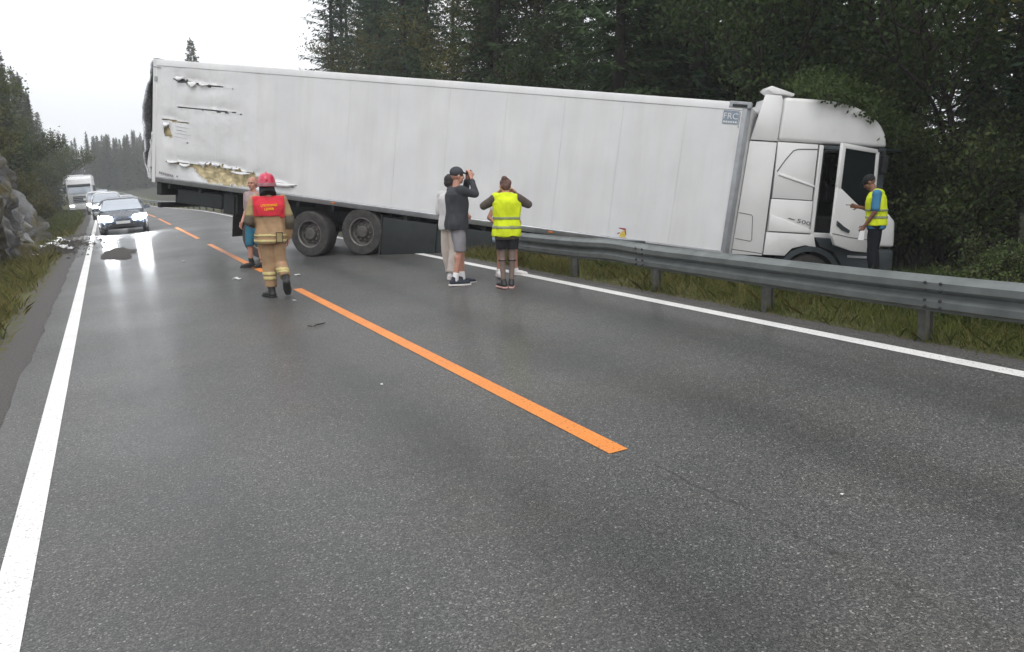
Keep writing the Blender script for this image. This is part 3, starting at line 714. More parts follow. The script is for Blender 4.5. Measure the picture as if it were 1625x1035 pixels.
    # dents and scratches below the third tear
    for x0, x1, z in ((0.55, 1.0, 1.34), (0.6, 0.95, 1.26), (0.58, 1.1, 1.18), (0.55, 0.95, 1.10)):
        q = MB(); q.tube([(x0 + (x1 - x0) * k / 6, -0.004, z - 0.02 * k / 6 + .004 * math.sin(k)) for k in range(7)], [.001, .004, .005, .005, .004, .003, .001], 5); B(q, 'scratch', 'post_grey')
    # lettering and stickers
    q = MB(); q.bb(12.94, 13.215, -0.0125, -0.010, 2.415, 2.645); s = B(q, 'logo_plate', 'logo_blue')
    Mx = lambda x, z, y=-0.014: off @ plane_axes((x, y, z), (1, 0, 0), (0, 0, 1))
    text_obj('logo_letters', 'FRC', 0.15, 'logo_white', s, Mx(13.075, 2.545), .0008, .25)
    q = MB()
    for k in range(6): q.bb(12.955 + .042 * k, 12.985 + .042 * k, -.0135, -.0125, 2.432, 2.462)
    B(q, 'logo_small_print', 'logo_white', s)
    q = MB(); q.bb(13.225, 13.243, -.0125, -.010, 2.36, 2.63); B(q, 'marker_strip', 'post_grey')
    q = MB(); q.bb(11.28, 11.475, -.0125, -.010, .10 + .035, .345); s = B(q, 'warning_sticker', 'logo_white')
    q = MB(); q.prism([(11.335, .145), (11.455, .145), (11.46, .25), (11.40, .285), (11.35, .22)], -.0140, -.0128, 'y'); B(q, 'sticker_print', 'sticker_yellow', s)
    q = MB(); q.prism([(11.31, .32), (11.44, .32), (11.465, .20), (11.45, .20), (11.42, .285), (11.31, .305)], -.0152, -.0142, 'y'); q.prism([(11.285, .21), (11.33, .235), (11.345, .22), (11.30, .19)], -.0152, -.0142, 'y'); B(q, 'sticker_print', 'sticker_red', s)
    q = MB()
    for k in range(7): q.bb(0.16 + .062 * k, 0.207 + .062 * k, -.024, -.0225, .205 - .007 * k, .258 - .007 * k)
    q.prism([(0.66, .20), (0.735, .215), (0.70, .165)], -.024, -.0225, 'y'); B(q, 'maker_lettering', 'letter_grey')
    # chassis
    for y in (0.72, 1.72):
        q = MB(); q.bb(0.15, 12.6, y, y + .02, -.42, -.005); q.bb(0.15, 12.6, y - .06, y + .08, -.44, -.42); q.bb(0.15, 12.6, y - .06, y + .08, -.02, -.004); B(q, 'chassis_beam', 'chassis')
    for k in range(14):
        x = 0.35 + 0.9 * k; q = MB(); q.bb(x, x + .08, 0.06, TW - .06, -.13, -.004); B(q, 'cross_member', 'chassis')
    q = MB(); q.bb(0.04, 0.18, 0.04, TW - .04, -.30, -.005, .01); B(q, 'rear_cross_beam', 'chassis')
    q = MB(); q.bb(0.05, 0.15, 0.06, TW - .06, -.60, -.48, .012); B(q, 'underrun_bar', 'chassis')
    for y in (0.6, 1.85):
        q = MB(); q.bb(0.10, 0.22, y, y + .10, -.50, -.28); B(q, 'underrun_bracket', 'chassis')
    for y in (0.10, 2.05):
        q = MB(); q.bb(0.0, 0.05, y, y + .40, -.28, -.14, .01); B(q, 'tail_lamp', 'red_lamp')
    q = MB(); q.bb(0.6, 1.9, 0.10, 0.62, -.44, -.10, .02); B(q, 'tool_box', 'skirt_plastic')
    q = MB(); q.bb(1.95, 2.35, 0.08, 1.0, -.52, -.05, .015); B(q, 'tool_box', 'skirt_plastic')
    for x, z0 in ((2.28, -1.02), ):
        q = MB(); q.bb(x, x + .02, 0.02, .45, z0, -.10); B(q, 'mud_flap', 'rubber')
        q = MB(); q.bb(x, x + .02, TW - .45, TW - .02, z0, -.10); B(q, 'mud_flap', 'rubber')
    # axles and wheels; the tyres stand on the asphalt
    RT3 = TR.to_3x3()
    for xb in (3.066, 4.376, 5.686):
        zz = {}
        for y, sd_ in ((0.175, -1), (TW - .175, 1)):
            zc = (0.50 - TR.translation.z - RT3[2][0] * xb - RT3[2][1] * y) / RT3[2][2]; zz[sd_] = zc
            wheel_parts(root, 'wheel', 0.505, 0.38, (xb, y, zc), sd_, off)
        q = MB(); q.tube([(xb, .3, zz[-1]), (xb, TW - .3, zz[1])], .07, 12); B(q, 'axle', 'chassis', smooth=True)
        for y in (0.62, 1.82):
            zc = zz[-1] if y < 1 else zz[1]; q = MB(); q.bb(xb - .45, xb + .12, y, y + .12, zc - .05, zc + .10); q.bb(xb - .5, xb - .36, y, y + .1, zc, -.42); B(q, 'trailing_arm', 'chassis')
            q = MB(); q.lathe([(.10, zc + .10), (.15, zc + .16), (.15, -.42 if zc + .2 < -.42 else zc + .3), (.10, min(-.36, zc + .36))], 14, Matrix.Translation((xb + .18, y + .06, 0))); B(q, 'air_spring', 'rubber', smooth=True)
    q = MB(); q.bb(6.12, 6.16, 0.02, .45, -.92, -.06); B(q, 'mud_flap', 'rubber')
    # side skirt boxes and landing legs
    for a, b in ((6.18, 7.46), (7.48, 8.86)):
        q = MB(); q.prism([(a, -.10), (b, -.10), (b, -.86 + .10 * (b > 8)), (b - .05, -.90 + .10 * (b > 8)), (a + .05, -.90), (a, -.86)], 0.015, 0.05, 'y', .006); B(q, 'side_skirt', 'skirt_plastic', auto=40)
    q = MB(); q.bb(6.2, 8.84, .06, .70, -.84, -.12, .02); B(q, 'pallet_box', 'skirt_plastic')
    q = MB(); q.tube([(8.9, .05, -.32), (10.1, .05, -.32)], .03, 8); q.tube([(8.9, .05, -.62), (10.1, .05, -.62)], .03, 8); B(q, 'side_guard_bar', 'aluminium', smooth=True)
    for y in (0.42, 2.0):
        q = MB(); q.bb(10.42, 10.54, y, y + .12, -.62, -.02, .008); q.bb(10.44, 10.52, y + .02, y + .10, -.86, -.60); q.box((10.48, y + .06, -.88), (.24, .22, .04), .008); B(q, 'landing_leg', 'chassis')
    q = MB(); q.tube([(10.48, .2, -.35), (10.48, 2.2, -.35)], .03, 8); B(q, 'landing_gear_shaft', 'chassis')
    q = MB(); q.lathe([(.06, -.35), (.06, -.10)], 12, Matrix.Translation((12.1, 1.275, 0))); B(q, 'kingpin', 'chassis')
    q = MB(); q.bb(11.2, 13.2, .5, 2.05, -.11, -.004); B(q, 'coupling_plate', 'chassis')
    for x in (4.9, 7.5, 9.9):
        q = MB(); q.bb(x, x + .10, -.024, -.012, .045, .075, .003); B(q, 'side_marker', 'orange_lamp')
    return root
build_trailer()

# ------------------------------------------------------------------ tractor unit in the ditch
TT = euler_m((11.5, 13.0, -1.291, -0.401, 0.13, -0.033))
def build_tractor():
    root = empty('truck_tractor', RB @ TT, 'white high-roof truck cab nosed into the forest with its passenger door open', 'truck')
    S = -1.25
    def B(mb, name, mat, parent=root, **kw): return mb.build(name, mat, parent, **kw)
    # roof cap, one rounded shell with swept front
    q = MB(); q.prism([(0.06, 3.095), (2.20, 3.095), (2.14, 3.34), (2.02, 3.52), (1.80, 3.70), (1.45, 3.83), (1.0, 3.90), (0.10, 3.90)], S, -S, 'y', 0.075, seg=4); B(q, 'roof_cap', 'cab_white', auto=35)
    # near-side sleeper wall, two pieces with a seam
    q = MB(); q.prism([(0.06, 2.03), (0.84, 2.03), (0.84, 3.075), (0.06, 3.075)], S, S + .06, 'y', .008); w1 = B(q, 'sleeper_panel', 'cab_white', auto=40)
    q = MB(); q.prism([(0.03, 1.395), (0.86, 1.395), (0.86, 2.015), (0.05, 2.015)], S, S + .06, 'y', .008); w2 = B(q, 'sleeper_panel', 'cab_white', auto=40)
    q = MB(); q.prism([(0.0, .95), (0.42, .95), (0.55, 1.10), (0.80, 1.17), (1.02, 1.14), (0.95, 1.385), (0.02, 1.385)], S - .012, S + .05, 'y', .008); B(q, 'lower_side_panel', 'cab_white', auto=40)
    # raised wedge below the slanting character line
    q = MB(); q.prism([(0.04, 1.40), (0.88, 1.40), (0.88, 1.47), (0.04, 1.725)], S - .030, S + .01, 'y', .012); B(q, 'side_moulding', 'cab_white', auto=50)
    q = MB(); q.tube([(0.10, S - .002, 2.53), (0.24, S - .003, 2.76), (0.37, S - .003, 2.93), (0.46, S - .003, 2.965), (0.84, S - .002, 2.985)], .010, 6); B(q, 'window_blank_outline', 'groove', w1, smooth=True)
    q = MB(); q.prism([(0.13, 2.46), (0.86, 2.27), (0.86, 2.31), (0.15, 2.505)], S - .022, S + .01, 'y', .009); B(q, 'window_blank_ledge', 'cab_white', w1, auto=50)
    q = MB(); q.prism([(0.40, 1.665), (0.43, 1.675), (0.56, 1.645), (0.53, 1.635)], S - .006, S, 'y'); B(q, 'badge', 'badge', w2)
    text_obj('badge_number', '500', 0.105, 'badge', w2, plane_axes((0.725, S - .004, 1.605), Vector((1, 0, -.19)).normalized(), Vector((.19, 0, 1)).normalized()), .002, .27)
    q = MB(); q.bb(0.015, 0.94, S + .075, S + .095, 1.2, 3.09); B(q, 'inner_wall', 'groove')
    # cab rear fairing with filler flap
    q = MB(); q.prism([(-.62, .93), (-.02, .93), (0.035, 3.06), (-.485, 3.06)], S - .004, S + .03, 'y', .008); f = B(q, 'side_fairing', 'cab_white', auto=40)
    q = MB(); q.prism([(-.475, 3.085), (0.038, 3.085), (0.075, 3.80), (0.04, 3.92), (-.27, 3.92)], S - .004, S + .05, 'y', .012); B(q, 'upper_fairing', 'cab_white', auto=40)
    q = MB(); q.tube([(-.56, S - .006, 1.72), (-.31, S - .006, 1.69), (-.285, S - .006, 1.66), (-.255, S - .006, 1.22), (-.28, S - .006, 1.19), (-.58, S - .006, 1.23)], .007, 5); q.tube([(-.62, S - .006, 1.02), (-.03, S - .006, .97)], .007, 5); B(q, 'filler_flap_outline', 'groove', f, smooth=True)
    for sy in (-1,):
        q = MB(); q.prism([(-.45, .93), (0.03, .93), (0.05, 3.06), (-.40, 3.06)], -S - .03, -S, 'y', .008); B(q, 'side_fairing', 'cab_white')
    q = MB(); q.prism([(0.06, 3.88), (-.10, 3.90), (-.13, 3.75), (0.03, 3.40)], S + .10, S + .95, 'y', .02); B(q, 'roof_fairing', 'cab_white', auto=40)
    q = MB(); q.prism([(-.22, 4.02), (-.16, 4.09), (0.30, 3.975), (0.28, 3.925), (-.10, 3.95)], S + .04, S + .50, 'y', .012); B(q, 'roof_deflector', 'cab_white', auto=40)
    # rest of the shell
    q = MB(); q.bb(0.07, 0.12, S + .08, -S - .08, 1.0, 3.2); B(q, 'cab_rear_wall', 'cab_white')
    q = MB(); q.prism([(0.06, 1.2), (2.1, 1.2), (2.18, 3.085), (0.06, 3.085)], -S - .06, -S, 'y', .008); B(q, 'far_side_wall', 'cab_white')
    q = MB(); q.bb(0.1, 2.2, S + .08, -S - .08, 1.25, 1.33); B(q, 'cab_floor', 'interior')
    # door frame around the opening
    q = MB(); q.bb(0.875, 0.955, S - .002, S + .07, 1.36, 3.07, .012); B(q, 'door_frame', 'cab_white', auto=40)
    q = MB(); q.bb(0.95, 2.06, S - .002, S + .07, 1.33, 1.425, .012); B(q, 'door_sill', 'cab_white', auto=40)
    q = MB(); q.bb(0.96, 2.10, S + .004, S + .07, 2.995, 3.07, .01); B(q, 'door_header', 'cab_dark')
    q = MB(); q.tube([(0.965, S + .01, 1.46), (0.965, S + .01, 2.93), (1.0, S + .01, 2.97), (2.0, S + .01, 2.97)], .014, 6); B(q, 'door_seal', 'rubber')
    # dark cabin inside
    q = MB(); q.bb(0.14, 0.17, S + .1, -S - .1, 1.35, 3.08); B(q, 'bunk_curtain', 'interior')
    q = MB(); q.bb(1.02, 1.50, -.95, -.42, 1.35, 1.75, .05); q.bb(0.92, 1.10, -.95, -.42, 1.70, 2.55, .05); B(q, 'seat', 'interior')
    q = MB(); q.bb(1.02, 1.50, .42, .95, 1.35, 1.75, .05); q.bb(0.92, 1.10, .42, .95, 1.70, 2.55, .05); B(q, 'seat', 'interior')
    q = MB(); q.bb(1.75, 2.2, S + .1, -S - .1, 1.5, 2.05, .06); B(q, 'dashboard', 'interior')
    # front
    q = MB(); q.prism([(2.10, 1.2), (2.36, 1.2), (2.34, 1.95), (2.22, 2.02), (2.10, 2.0)], S + .06, -S - .06, 'y', .04, seg=3); B(q, 'front_panel', 'cab_white', auto=40)
    q = MB(); q.prism([(2.17, 2.03), (2.21, 2.03), (2.13, 3.085), (2.09, 3.085)], S + .10, -S - .10, 'y', .005); B(q, 'windscreen', 'glass_dark')
    for y in (S + .01, -S - .10):
        q = MB(); q.prism([(2.05, 2.0), (2.22, 2.0), (2.18, 3.08), (2.06, 3.08)], y, y + .09, 'y', .012); B(q, 'front_pillar', 'cab_dark')
    q = MB(); q.prism([(1.98, .42), (2.55, .42), (2.62, .75), (2.60, 1.18), (2.0, 1.18)], S, -S, 'y', .07, seg=3); B(q, 'bumper', 'cab_dark', auto=40)
    for y in (S + .02, -S - .42):
        q = MB(); q.prism([(2.12, 1.22), (2.60, 1.22), (2.56, 1.72), (2.40, 1.88), (2.12, 1.88)], y, y + .40, 'y', .06, seg=3); B(q, 'corner_panel', 'cab_white', auto=40)
        q = MB(); q.bb(2.52, 2.615, y + .06, y + .34, .82, 1.10, .02); B(q, 'headlight', 'headlamp_off')
    q = MB()
    for z in (1.25, 1.4, 1.55, 1.7): q.bb(2.34, 2.40, -.75, .75, z, z + .09, .01)
    B(q, 'grille', 'cab_dark')
    q = MB(); q.bb(2.02, 2.55, S + .02, -S - .02, 3.02, 3.10, .015); B(q, 'sun_visor', 'glass_dark')
    # mirror arms on the near side, crumpled
    mr = MB(); mr.tube([(2.05, S, 3.02), (2.10, S - .06, 3.02), (2.12, S - .10, 2.94)], .025, 8); mr.bb(2.06, 2.17, S - .16, S - .03, 2.60, 2.95, .04, seg=2); B(mr, 'mirror', 'interior', auto=40)
    # wheel arch, steps
    q = MB(); rings = []
    for k in range(17):
        a = math.pi * (k / 16) * .98 + .03; ro, ri = .66, .56; cx, cz = .93, .50
        rings.append([Vector((cx - ro * math.cos(a), S - .02, cz + ro * math.sin(a))), Vector((cx - ro * math.cos(a), S + .42, cz + ro * math.sin(a))), Vector((cx - ri * math.cos(a), S + .42, cz + ri * math.sin(a))), Vector((cx - ri * math.cos(a), S - .02, cz + ri * math.sin(a)))])
    q.loft(rings); B(q, 'wheel_arch', 'cab_dark', auto=40)
    q = MB(); q.prism([(0.98, 1.33), (2.1, 1.33), (2.1, .55), (1.62, .55), (1.56, .85), (1.38, 1.08), (1.10, 1.16)], S - .006, S + .30, 'y', .01); st = B(q, 'step_panel', 'cab_dark', auto=40)
    for z in (.62, .98):
        q = MB(); q.bb(1.66, 2.06, S - .04, S + .0, z, z + .05, .008); B(q, 'step', 'aluminium', st)
    # chassis, tanks, wheels
    for y in (-.42, .34):
        q = MB(); q.bb(-3.3, 2.2, y, y + .08, .72, .98); B(q, 'chassis_rail', 'chassis')
    q = MB(); q.bb(-1.75, -.62, S + .06, S + .62, .45, 1.02, .08, seg=3); B(q, 'fuel_tank', 'aluminium', auto=40)
    q = MB(); q.bb(-2.1, -1.0, -.5, .5, 1.0, 1.12, .03); B(q, 'fifth_wheel', 'chassis')
    for x in (.93, -2.75):
        for y, sd_ in ((S + .19, -1), (-S - .19, 1)): wheel_parts(root, 'wheel', .50, .32, (x, y, .50), sd_, Matrix.Identity(4))
        q = MB(); q.tube([(x, -1.0, .5), (x, 1.0, .5)], .08, 10); B(q, 'axle', 'chassis')
    q = MB(); q.bb(-3.2, -2.3, S + .02, S + .36, 1.02, 1.08, .01); B(q, 'mudguard', 'cab_dark')
    # open door, hinged at its front edge
    th = R(25)
    dm = Matrix.Translation((2.06, S - .012, 0)) @ Matrix.Rotation(th, 4, 'Z')
    d = empty('door', dm); d.parent = root; d['label'] = 'open passenger door of the truck cab'
    def D(mb, name, mat, parent=d, **kw): return mb.build(name, mat, parent, **kw)
    # lower door skin (x runs backwards from the hinge), window frame, glass
    q = MB(); q.prism([(0, 1.86), (-.30, 1.90), (-1.10, 2.33), (-1.10, 1.40), (-.98, 1.22), (-.5, 1.12), (0, 1.10)], -.03, .03, 'y', .012); sk = D(q, 'door_skin', 'cab_white', auto=40)
    q = MB(); q.prism([(-1.10, 2.28), (-1.10, 3.09), (-1.0, 3.09), (-1.0, 2.25)], -.03, .03, 'y', .008); q.prism([(-1.005, 3.0), (-1.005, 3.09), (-.12, 3.05), (-.10, 2.97)], -.03, .03, 'y', .008); q.prism([(-.14, 3.0), (-.06, 3.0), (0, 1.86), (-.07, 1.86)], -.03, .03, 'y', .008); D(q, 'window_frame', 'cab_white', auto=40)
    q = MB(); q.prism([(-.04, 1.87), (-.30, 1.89), (-1.01, 2.28), (-1.01, 3.02), (-.10, 2.99)], -.008, .008, 'y'); D(q, 'window_glass', 'glass_dark')
    q = MB(); q.prism([(-1.02, 1.60), (-.86, 1.51), (-.66, 1.46), (-.64, 1.51), (-.82, 1.58), (-1.02, 1.68)], -.055, -.028, 'y', .008); D(q, 'door_handle', 'cab_dark', sk)
    q = MB(); q.tube([(-1.09, -.033, 1.44), (-.6, -.033, 1.38), (0, -.033, 1.34)], .007, 5); D(q, 'door_crease', 'groove', sk)
    q = MB(); q.prism([(-.05, 1.4), (-.95, 1.5), (-.95, 2.1), (-.05, 1.84)], .03, .06, 'y', .01); D(q, 'door_trim', 'interior')
    return root
build_tractor()

# ------------------------------------------------------------------ traffic waiting beyond the trailer
def make_car(mw, label, paint, lamp, kind='sedan', group=None, name='car'):
    """local +y is the nose, z up, origin on the ground"""
    root = empty(name, mw, label, 'car', group)
    tall = {'sedan': 1.45, 'estate': 1.50, 'suv': 1.70, 'van': 2.0}[kind]; Wd = {'sedan': .92, 'estate': .92, 'suv': .94, 'van': .98}[kind]
    L = {'sedan': 4.8, 'estate': 4.7, 'suv': 4.6, 'van': 5.0}[kind]; h = L / 2; k = tall / 1.45
    # lower body: rings along y: (y, half width, sill z, waist z, crown z)
    st = [(h, .62, .34, .52, .60), (h - .08, .76, .24, .56, .66), (h - .30, .88, .20, .62, .74), (h - .75, .97, .19, .70, .84), (h - 1.3, 1.0, .19, .78, .93), (h - 1.9, 1.0, .19, .86, .97), (0, 1.0, .19, .88, .98), (-h + 1.2, 1.0, .20, .90, 1.02), (-h + .4, .96, .26, .92, 1.04), (-h + .08, .86, .34, .88, 1.0), (-h, .78, .42, .80, .92)]
    rings = []
    for y, w, s, wa, cr in st:
        w *= Wd; s *= 1; wa *= k * .98; cr *= k * .98
        half = [(w * .80, s), (w * .97, s + .10), (w, (s + wa) * .55), (w * .985, wa), (w * .90, wa + (cr - wa) * .75), (w * .55, cr)]
        rings.append([Vector((a, y, z)) for a, z in half] + [Vector((-a, y, z)) for a, z in reversed(half)])
    q = MB(); q.loft(rings); q.build('body', paint, root, auto=40)
    yb = -h + (1.15 if kind == 'sedan' else .35); zt = tall
    y0 = h - 1.35 if kind != 'van' else h - .9
    gh = [(y0, .80, .93 * k, .95 * k), (y0 - .72, .70, .95 * k, zt - .06), (y0 - 1.15, .66, .95 * k, zt), (-.55, .66, .95 * k, zt), (yb + .55, .68, .95 * k, zt - .05), (yb, .74, .97 * k, 1.02 * k)]
    def ring(y, w, zb, z1): w *= Wd / .92; return [Vector((w + .10, y, zb)), Vector((w + .04, y, zb + (z1 - zb) * .5)), Vector((w, y, z1 - .05)), Vector((w * .7, y, z1)), Vector((-w * .7, y, z1)), Vector((-w, y, z1 - .05)), Vector((-w - .04, y, zb + (z1 - zb) * .5)), Vector((-w - .10, y, zb))]
    q = MB(); q.loft([ring(*g) for g in gh]); q.build('cabin_glass', 'car_glass', root, auto=40)
    q = MB(); q.loft([[v + Vector((0, 0, .012)) for v in ring(*g)[2:6]] + [v + Vector((0, 0, -.02)) for v in reversed(ring(*g)[2:6])] for g in gh[1:5]]); q.build('roof', paint, root, auto=40)
    for sx in (-1, 1):
        a = ring(*gh[0]); b = ring(*gh[1]); i = 0 if sx > 0 else 7; j = 2 if sx > 0 else 5
        q = MB(); q.tube([a[i] + Vector((0, 0, .01)), (a[i] + b[j]) / 2 + Vector((sx * .02, .0, .04)), b[j]], .035, 6); q.build('windscreen_pillar', paint, root, smooth=True)
        q = MB(); q.box((sx * (Wd + .07), y0 - .35, 1.0 * k), (.20, .12, .14), .03); q.build('mirror', paint, root, auto=40)
        q = MB(); q.loft([[Vector((sx * x_, y_, z_)) for x_, z_ in ((w0, zc - hh), (w0, zc + hh), (w1, zc + hh * 1.2), (w1, zc - hh * .9))] for y_, w0, w1, zc, hh in ((h + .01, .38 * Wd / .92, .70 * Wd / .92, .61 * k, .075), (h - .13, .46 * Wd / .92, .84 * Wd / .92, .65 * k, .085), (h - .45, .70 * Wd / .92, .90 * Wd / .92, .70 * k, .05))]); q.build('headlight', lamp, root, auto=40)
        for y in (h - .88, -h + .90):
            M = Matrix.Translation((sx * (Wd - .10), y, .33)) @ Matrix.Rotation(R(90) * sx, 4, 'Y'); wv = empty('wheel', Matrix.Identity(4)); wv.parent = root
            q = MB(); q.lathe([(.20, -.10), (.30, -.11), (.33, -.08), (.33, .08), (.30, .11), (.22, .10)], 20, M, cap=False); q.build('tyre', 'tyre', wv, auto=40)
            q = MB(); q.lathe([(.22, .09), (.18, .05), (.06, .07), (.001, .07)], 20, M, cap=False); q.build('rim', 'car_silver', wv, auto=40)
    q = MB(); q.box((0, h + .005, .34), (.95, .03, .12), .01); q.build('lower_grille', 'rubber', root)
    q = MB(); q.box((0, h + .026, .47 * k), (.52, .012, .11), .003); q.build('number_plate', 'plate', root)
    return root

def lane(y, X=1.0):          # road-frame point of the oncoming lane at distance y
    return X + bend(y), y, rise(y)
def facing(y):               # heading of a car driving towards the camera along the bend
    return math.pi + math.atan((bend(y + .5) - bend(y - .5)))
x, y, z = lane(38.9, 0.60)
make_car(onroad(x, y, z, facing(y) + .03), 'dark grey car with both headlights glaring, first in the queue behind the trailer', 'car_grey', 'headlamp_lit', 'sedan')
queue = [(60, 0.15, 'suv', 'car_white', 'headlamp_dim', 'white car half hidden behind the dark car at its left side, second in the queue'),
         (72, 1.5, 'sedan', 'car_silver', 'headlamp_dim', 'silver car whose roof shows above the dark lead car'),
         (84, -.15, 'van', 'car_white', 'headlamp_dim', 'tall white van squeezed between the distant truck and the dark lead car'),
         (97, .55, 'suv', 'car_white', 'headlamp_dim', 'white off-roader farther back in the queue, right of the white truck'),
         (100, 3.0, 'estate', 'car_black', 'headlamp_dim', 'small black estate car over the right of the lead car roof'),
         (112, 2.3, 'estate', 'car_white', 'headlamp_dim', 'white estate car far back near the distant guardrail'),
         (122, .5, 'sedan', 'car_white', 'headlamp_dim', 'white car deep in the queue below the second truck'),
         (132, 2.4, 'suv', 'car_blue', 'headlamp_off', 'dark blue car last in the visible queue at the bend')]
for yq, X, kind, paint, lamp, lb in queue:
    x, y, z = lane(yq, X); make_car(onroad(x, y, z, facing(y)), lb, paint, lamp, kind, 'cars waiting in the queue')

def make_far_truck(mw, label, box):
    """cab-over truck seen from the front; local +y is the nose"""
    r = empty('truck', mw, label, 'truck', 'trucks waiting in the queue')
    q = MB(); q.prism([(-.95, .95), (1.05, .95), (1.16, 1.9), (1.02, 2.85), (.80, 3.55), (.2, 3.80), (-.95, 3.82)], -1.24, 1.24, 'x', .09, seg=3); q.build('cab', 'car_white', r, auto=35)
    q = MB(); q.prism([(1.165, 1.95), (1.185, 1.95), (1.05, 2.80), (1.02, 2.80)], -1.08, 1.08, 'x', .01); q.build('windscreen', 'car_glass', r)
    q = MB(); q.prism([(1.0, 2.84), (1.30, 2.74), (1.31, 2.80), (1.0, 2.98)], -1.12, 1.12, 'x', .01); q.build('sun_visor', 'glass_dark', r)
    q = MB()
    for z in (1.12, 1.30, 1.48, 1.66): q.box((0, 1.13 + (z - 1.1) * .08, z), (1.5, .06, .10), .01)
    q.build('grille', 'cab_dark', r)
    q = MB(); q.bb(-1.25, 1.25, .75, 1.22, .30, .93, .06, seg=2); bp = q.build('bumper', 'car_white', r, auto=40)
    for sx in (-1, 1):
        q = MB(); q.box((sx * .95, 1.235, .72), (.40, .03, .16), .01); q.build('headlight', 'headlamp_dim', bp)
        q = MB(); q.box((sx * 1.42, 1.0, 2.45), (.24, .12, .62), .03); q.tube([(sx * 1.2, .95, 2.78), (sx * 1.42, 1.0, 2.74)], .025, 6); q.build('mirror', 'cab_dark', r)
        for y in (.15, -3.6, -9.2, -10.5):
            M = Matrix.Translation((sx * 1.08, y, .5)) @ Matrix.Rotation(R(90) * sx, 4, 'Y'); q = MB(); q.lathe([(.28, -.15), (.45, -.16), (.5, -.11), (.5, .11), (.45, .16), (.28, .13), (.001, .10)], 20, M, cap=False); q.build('wheel', 'tyre', r, auto=40)
    q = MB(); q.bb(-1.27, 1.27, -12.6, -1.35, 1.15, 3.95, .04); q.build('cargo_box', box, r, auto=40)
    q = MB(); q.bb(-.5, .5, -12.4, .9, .7, 1.12); q.build('chassis', 'chassis', r)
    return r
x, y, z = lane(101, -1.25); make_far_truck(onroad(x, y, z, facing(y) + .05), 'large white truck with a tall windscreen, nearer of the two waiting trucks', 'trailer_white')
x, y, z = lane(136, -0.6); make_far_truck(onroad(x, y, z, facing(y)), 'white truck half hidden behind the nearer waiting truck', 'trailer_white')

# ------------------------------------------------------------------ vegetation
def diamond(P, D, Lg, Wv, fold=None):
    """P base (n,3), D unit dir, Lg length (n,), Wv width vectors (n,3) -> verts/faces of leaf quads"""
    n = len(P); D = D * Lg[:, None]
    a = P; b = P + .42 * D + Wv; c = P + D; d = P + .42 * D - Wv
    V = np.stack([a, b, c, d], 1).reshape(-1, 3); F = np.arange(4 * n).reshape(n, 4); return V, F
def rand_perp(rng, D):
    r = rng.normal(size=D.shape); r -= (r * D).sum(1)[:, None] * D; return r / (np.linalg.norm(r, axis=1)[:, None] + 1e-9)

